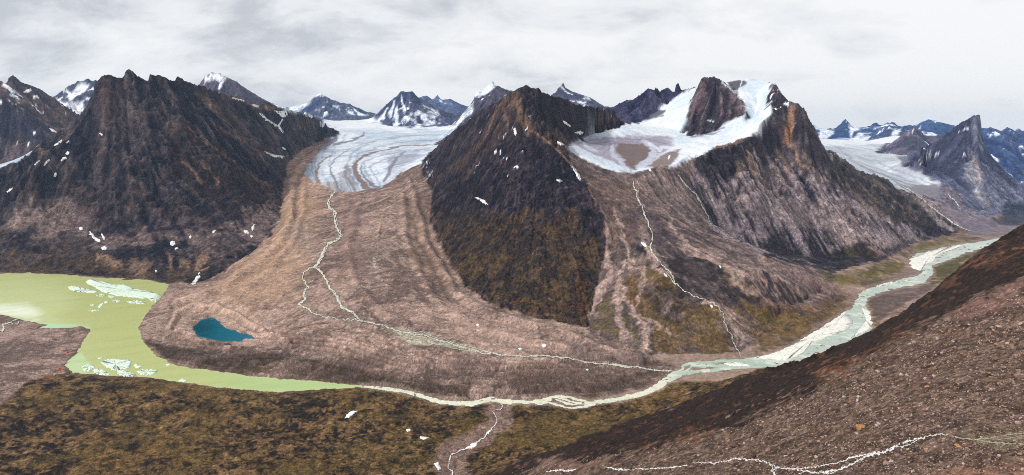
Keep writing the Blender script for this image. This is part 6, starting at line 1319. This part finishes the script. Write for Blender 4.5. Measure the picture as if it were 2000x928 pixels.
def rubble(name, label, P, seed):
    import bmesh
    bm = bmesh.new(); bmesh.ops.create_icosphere(bm, subdivisions=1, radius=1.0)
    bv = np.array([v.co for v in bm.verts]); bf = np.array([[v.index for v in f.verts] for f in bm.faces]); bm.free()
    g = np.random.default_rng(seed)
    X, ok = hit(P[:, 0], P[:, 1], 60)
    X, px = X[ok], P[ok, 2]
    n = len(X); r = np.linalg.norm(X - np.array([0, 0, HC]), axis=1) * px / FOC / 2
    th = g.uniform(0, 6.3, n)
    jit = bv[None] * (1 + .18 * g.standard_normal((n, len(bv), 1)))
    sc = np.stack([g.uniform(.8, 1.3, n), g.uniform(.7, 1.1, n), g.uniform(.5, .9, n)], 1) * r[:, None]
    p = jit * sc[:, None, :]
    c, s = np.cos(th)[:, None], np.sin(th)[:, None]
    p = np.stack([p[..., 0] * c - p[..., 1] * s, p[..., 0] * s + p[..., 1] * c, p[..., 2]], -1) + X[:, None, :] + np.array([0, 0, 1.0]) * (r * .25)[:, None, None]
    f = (bf[None] + (np.arange(n) * len(bv))[:, None, None]).reshape(-1, 3)
    tone = g.choice(4, n, p=[.4, .25, .2, .15])
    pal = np.stack([col(150, 122, 112), col(164, 142, 130), col(92, 74, 68), col(166, 130, 104)])
    cl = np.repeat(pal[tone] * (g.uniform(.75, 1.2, n)[:, None]), len(bv), 0)
    o = mesh_obj(name, p.reshape(-1, 3), f, M['rubble'], colors=cl, smooth=False, nper=3)
    tag(o, label, 'rubble', None, 'stuff')
M['rubble'] = land('loose rubble', .25, .5, .4)
rubble('scree_rubble', 'fine stony rubble covering the foreground slope', np.vstack([STN[270:], stone_points(9000, 9, 1.1, 3.2, 1.8)]), 3)

# ------------------------------------------------------------------ two small tents on the gravel spit
def tent(u_, v_, px, label, rz):
    X, ok = hit(u_, v_, 1000)
    w = X[0][1] * px / FOC / 2
    root = bpy.data.objects.new('tent', None); COLL.objects.link(root); root.location = X[0]; root.rotation_euler = (0, 0, rz)
    tag(root, label, 'tent', 'tents on the gravel spit')
    n, m_ = 20, 7; co, fc = [], []
    for i in range(m_):
        t = i / (m_ - 1) * math.pi / 2
        for k in range(n):
            a = k / n * 2 * math.pi
            sq = 1 / max(abs(math.cos(a)), abs(math.sin(a))) ** .35
            co.append((w * math.cos(t) ** .8 * math.cos(a) * sq * 1.15, w * .85 * math.cos(t) ** .8 * math.sin(a) * sq, w * .95 * math.sin(t) - .02 * w))
    for i in range(m_ - 1):
        for k in range(n):
            fc.append((i * n + k, i * n + (k + 1) % n, (i + 1) * n + (k + 1) % n, (i + 1) * n + k))
    mesh_obj('flysheet', co, fc, M['tent'], root)
    d = []; q = 9
    for i in range(q):
        a = -math.pi / 2 + (i / (q - 1) - .5) * .9
        for z, k in ((.05, 1.06), (.45, .98), (.74 - .3 * abs(i / (q - 1) - .5) * 2, .78)):
            sq = 1 / max(abs(math.cos(a)), abs(math.sin(a))) ** .35
            d.append((w * 1.15 * k * math.cos(a) * sq, w * .85 * k * math.sin(a) * sq - .04 * w, w * z))
    f = [(i * 3 + j, (i + 1) * 3 + j, (i + 1) * 3 + j + 1, i * 3 + j + 1) for i in range(q - 1) for j in range(2)]
    mesh_obj('door', d, f, M['tentdoor'], root)
M['tent'] = paintmat('orange tent fabric', (236, 84, 36), (214, 66, 28), 1.0, .6, .2, .1); M['tentdoor'] = paintmat('tent door fabric', (200, 70, 40), (170, 52, 30), 1.0, .6, .2, .1)
tent(116, 721, 7.0, 'larger orange tent nearer the tundra on the gravel spit', .4)
tent(131.5, 689, 4.5, 'smaller orange tent farther out on the gravel spit', 1.1)

# ------------------------------------------------------------------ air
hz = bpy.data.materials.new('valley haze'); hz.use_nodes = True
nt = hz.node_tree; nt.nodes.clear()
out = nt.nodes.new('ShaderNodeOutputMaterial'); pv = nt.nodes.new('ShaderNodeVolumePrincipled')
pv.inputs['Color'].default_value = (.50, .70, 1.0, 1); pv.inputs['Density'].default_value = 1.35e-5; pv.inputs['Anisotropy'].default_value = .2
nt.links.new(pv.outputs[0], out.inputs['Volume'])
x0, x1, y0, y1, z0, z1 = -21000, 21000, -400, 30500, -9.5, float(H.max()) + 40
hb = [(x, y, z) for x in (x0, x1) for y in (y0, y1) for z in (z0, z1)]
o = mesh_obj('haze', hb, [(0, 1, 3, 2), (4, 6, 7, 5), (0, 4, 5, 1), (2, 3, 7, 6), (0, 2, 6, 4), (1, 5, 7, 3)], hz, smooth=False)
tag(o, 'thin bluish air filling the whole valley', 'haze', None, 'stuff')

# ------------------------------------------------------------------ overcast sky, soft sun, camera
SUN_EL, SUN_AZ = math.radians(40), math.radians(-112)      # sun high behind the left shoulder, seen through thin cloud
w = bpy.data.worlds.new('World'); scene.world = w; w.use_nodes = True
nt = w.node_tree; nt.nodes.clear()
L = nt.links.new
wo = nt.nodes.new('ShaderNodeOutputWorld')
sky = nt.nodes.new('ShaderNodeTexSky'); sky.sky_type = 'NISHITA'; sky.sun_disc = False; sky.sun_elevation = SUN_EL; sky.sun_rotation = SUN_AZ; sky.altitude = 600
b1 = nt.nodes.new('ShaderNodeBackground'); b1.inputs['Strength'].default_value = .10; L(sky.outputs[0], b1.inputs['Color'])
tc = nt.nodes.new('ShaderNodeTexCoord'); sx = nt.nodes.new('ShaderNodeSeparateXYZ'); L(tc.outputs['Generated'], sx.inputs[0])
zc = mathn(nt, 'ADD', mathn(nt, 'MAXIMUM', sx.outputs['Z'], 0.0), 0.42)
cx = nt.nodes.new('ShaderNodeCombineXYZ'); L(mathn(nt, 'DIVIDE', sx.outputs['X'], zc), cx.inputs[0]); L(mathn(nt, 'DIVIDE', sx.outputs['Y'], zc), cx.inputs[1])
mp = nt.nodes.new('ShaderNodeMapping'); mp.inputs['Rotation'].default_value = (0, 0, .5); mp.inputs['Scale'].default_value = (.7, 1.0, 1); L(cx.outputs[0], mp.inputs['Vector'])
n1 = nt.nodes.new('ShaderNodeTexNoise'); n1.inputs['Scale'].default_value = 4.6; n1.inputs['Detail'].default_value = 9; n1.inputs['Roughness'].default_value = .6; n1.inputs['Distortion'].default_value = .25; L(mp.outputs[0], n1.inputs['Vector'])
lf = mathn(nt, 'MULTIPLY', sx.outputs['X'], -.21)
hz_ = mathn(nt, 'MULTIPLY', sx.outputs['Z'], .75)
fac = mathn(nt, 'ADD', mathn(nt, 'ADD', n1.outputs['Fac'], lf), mathn(nt, 'SUBTRACT', hz_, .075))
rp = nt.nodes.new('ShaderNodeValToRGB'); L(fac, rp.inputs[0])
e = rp.color_ramp.elements
e[0].position = .42; e[0].color = (1.0, 1.0, .995, 1); e[1].position = .72; e[1].color = (.60, .62, .665, 1)
m1 = e.new(.56); m1.color = (.88, .895, .91, 1)
b2 = nt.nodes.new('ShaderNodeBackground'); b2.inputs['Strength'].default_value = 1.0; L(rp.outputs[0], b2.inputs['Color'])
ms = nt.nodes.new('ShaderNodeMixShader'); ms.inputs[0].default_value = .95; L(b1.outputs[0], ms.inputs[1]); L(b2.outputs[0], ms.inputs[2]); L(ms.outputs[0], wo.inputs[0])
sd_ = bpy.data.lights.new('sun', 'SUN'); sd_.energy = 3.4; sd_.angle = math.radians(7); sd_.color = (1, .975, .935)
so = bpy.data.objects.new('sun', sd_); COLL.objects.link(so)
so.rotation_euler = (math.pi / 2 - SUN_EL, 0, math.pi - SUN_AZ)
cd = bpy.data.cameras.new('camera'); cd.sensor_width = 36; cd.lens = 36 * FOC / 2000; cd.clip_start = 1; cd.clip_end = 90000
co_ = bpy.data.objects.new('camera', cd); COLL.objects.link(co_); co_.location = (0, 0, HC); co_.rotation_euler = (math.pi / 2 - PITCH, 0, 0)
scene.camera = co_
scene.render.engine = 'CYCLES'
scene.cycles.volume_bounces = 0; scene.cycles.max_bounces = 4; scene.cycles.use_denoising = False; scene.cycles.pixel_filter_type = 'BLACKMAN_HARRIS'; scene.cycles.filter_width = 1.0; scene.cycles.sample_clamp_indirect = 2.0; scene.cycles.sample_clamp_direct = 6.0
vs = scene.view_settings
vs.view_transform = 'Standard'; vs.look = 'None'; vs.exposure = 0.0; vs.gamma = 1.0; vs.use_curve_mapping = False
print('done', round(time.time() - T0, 1))
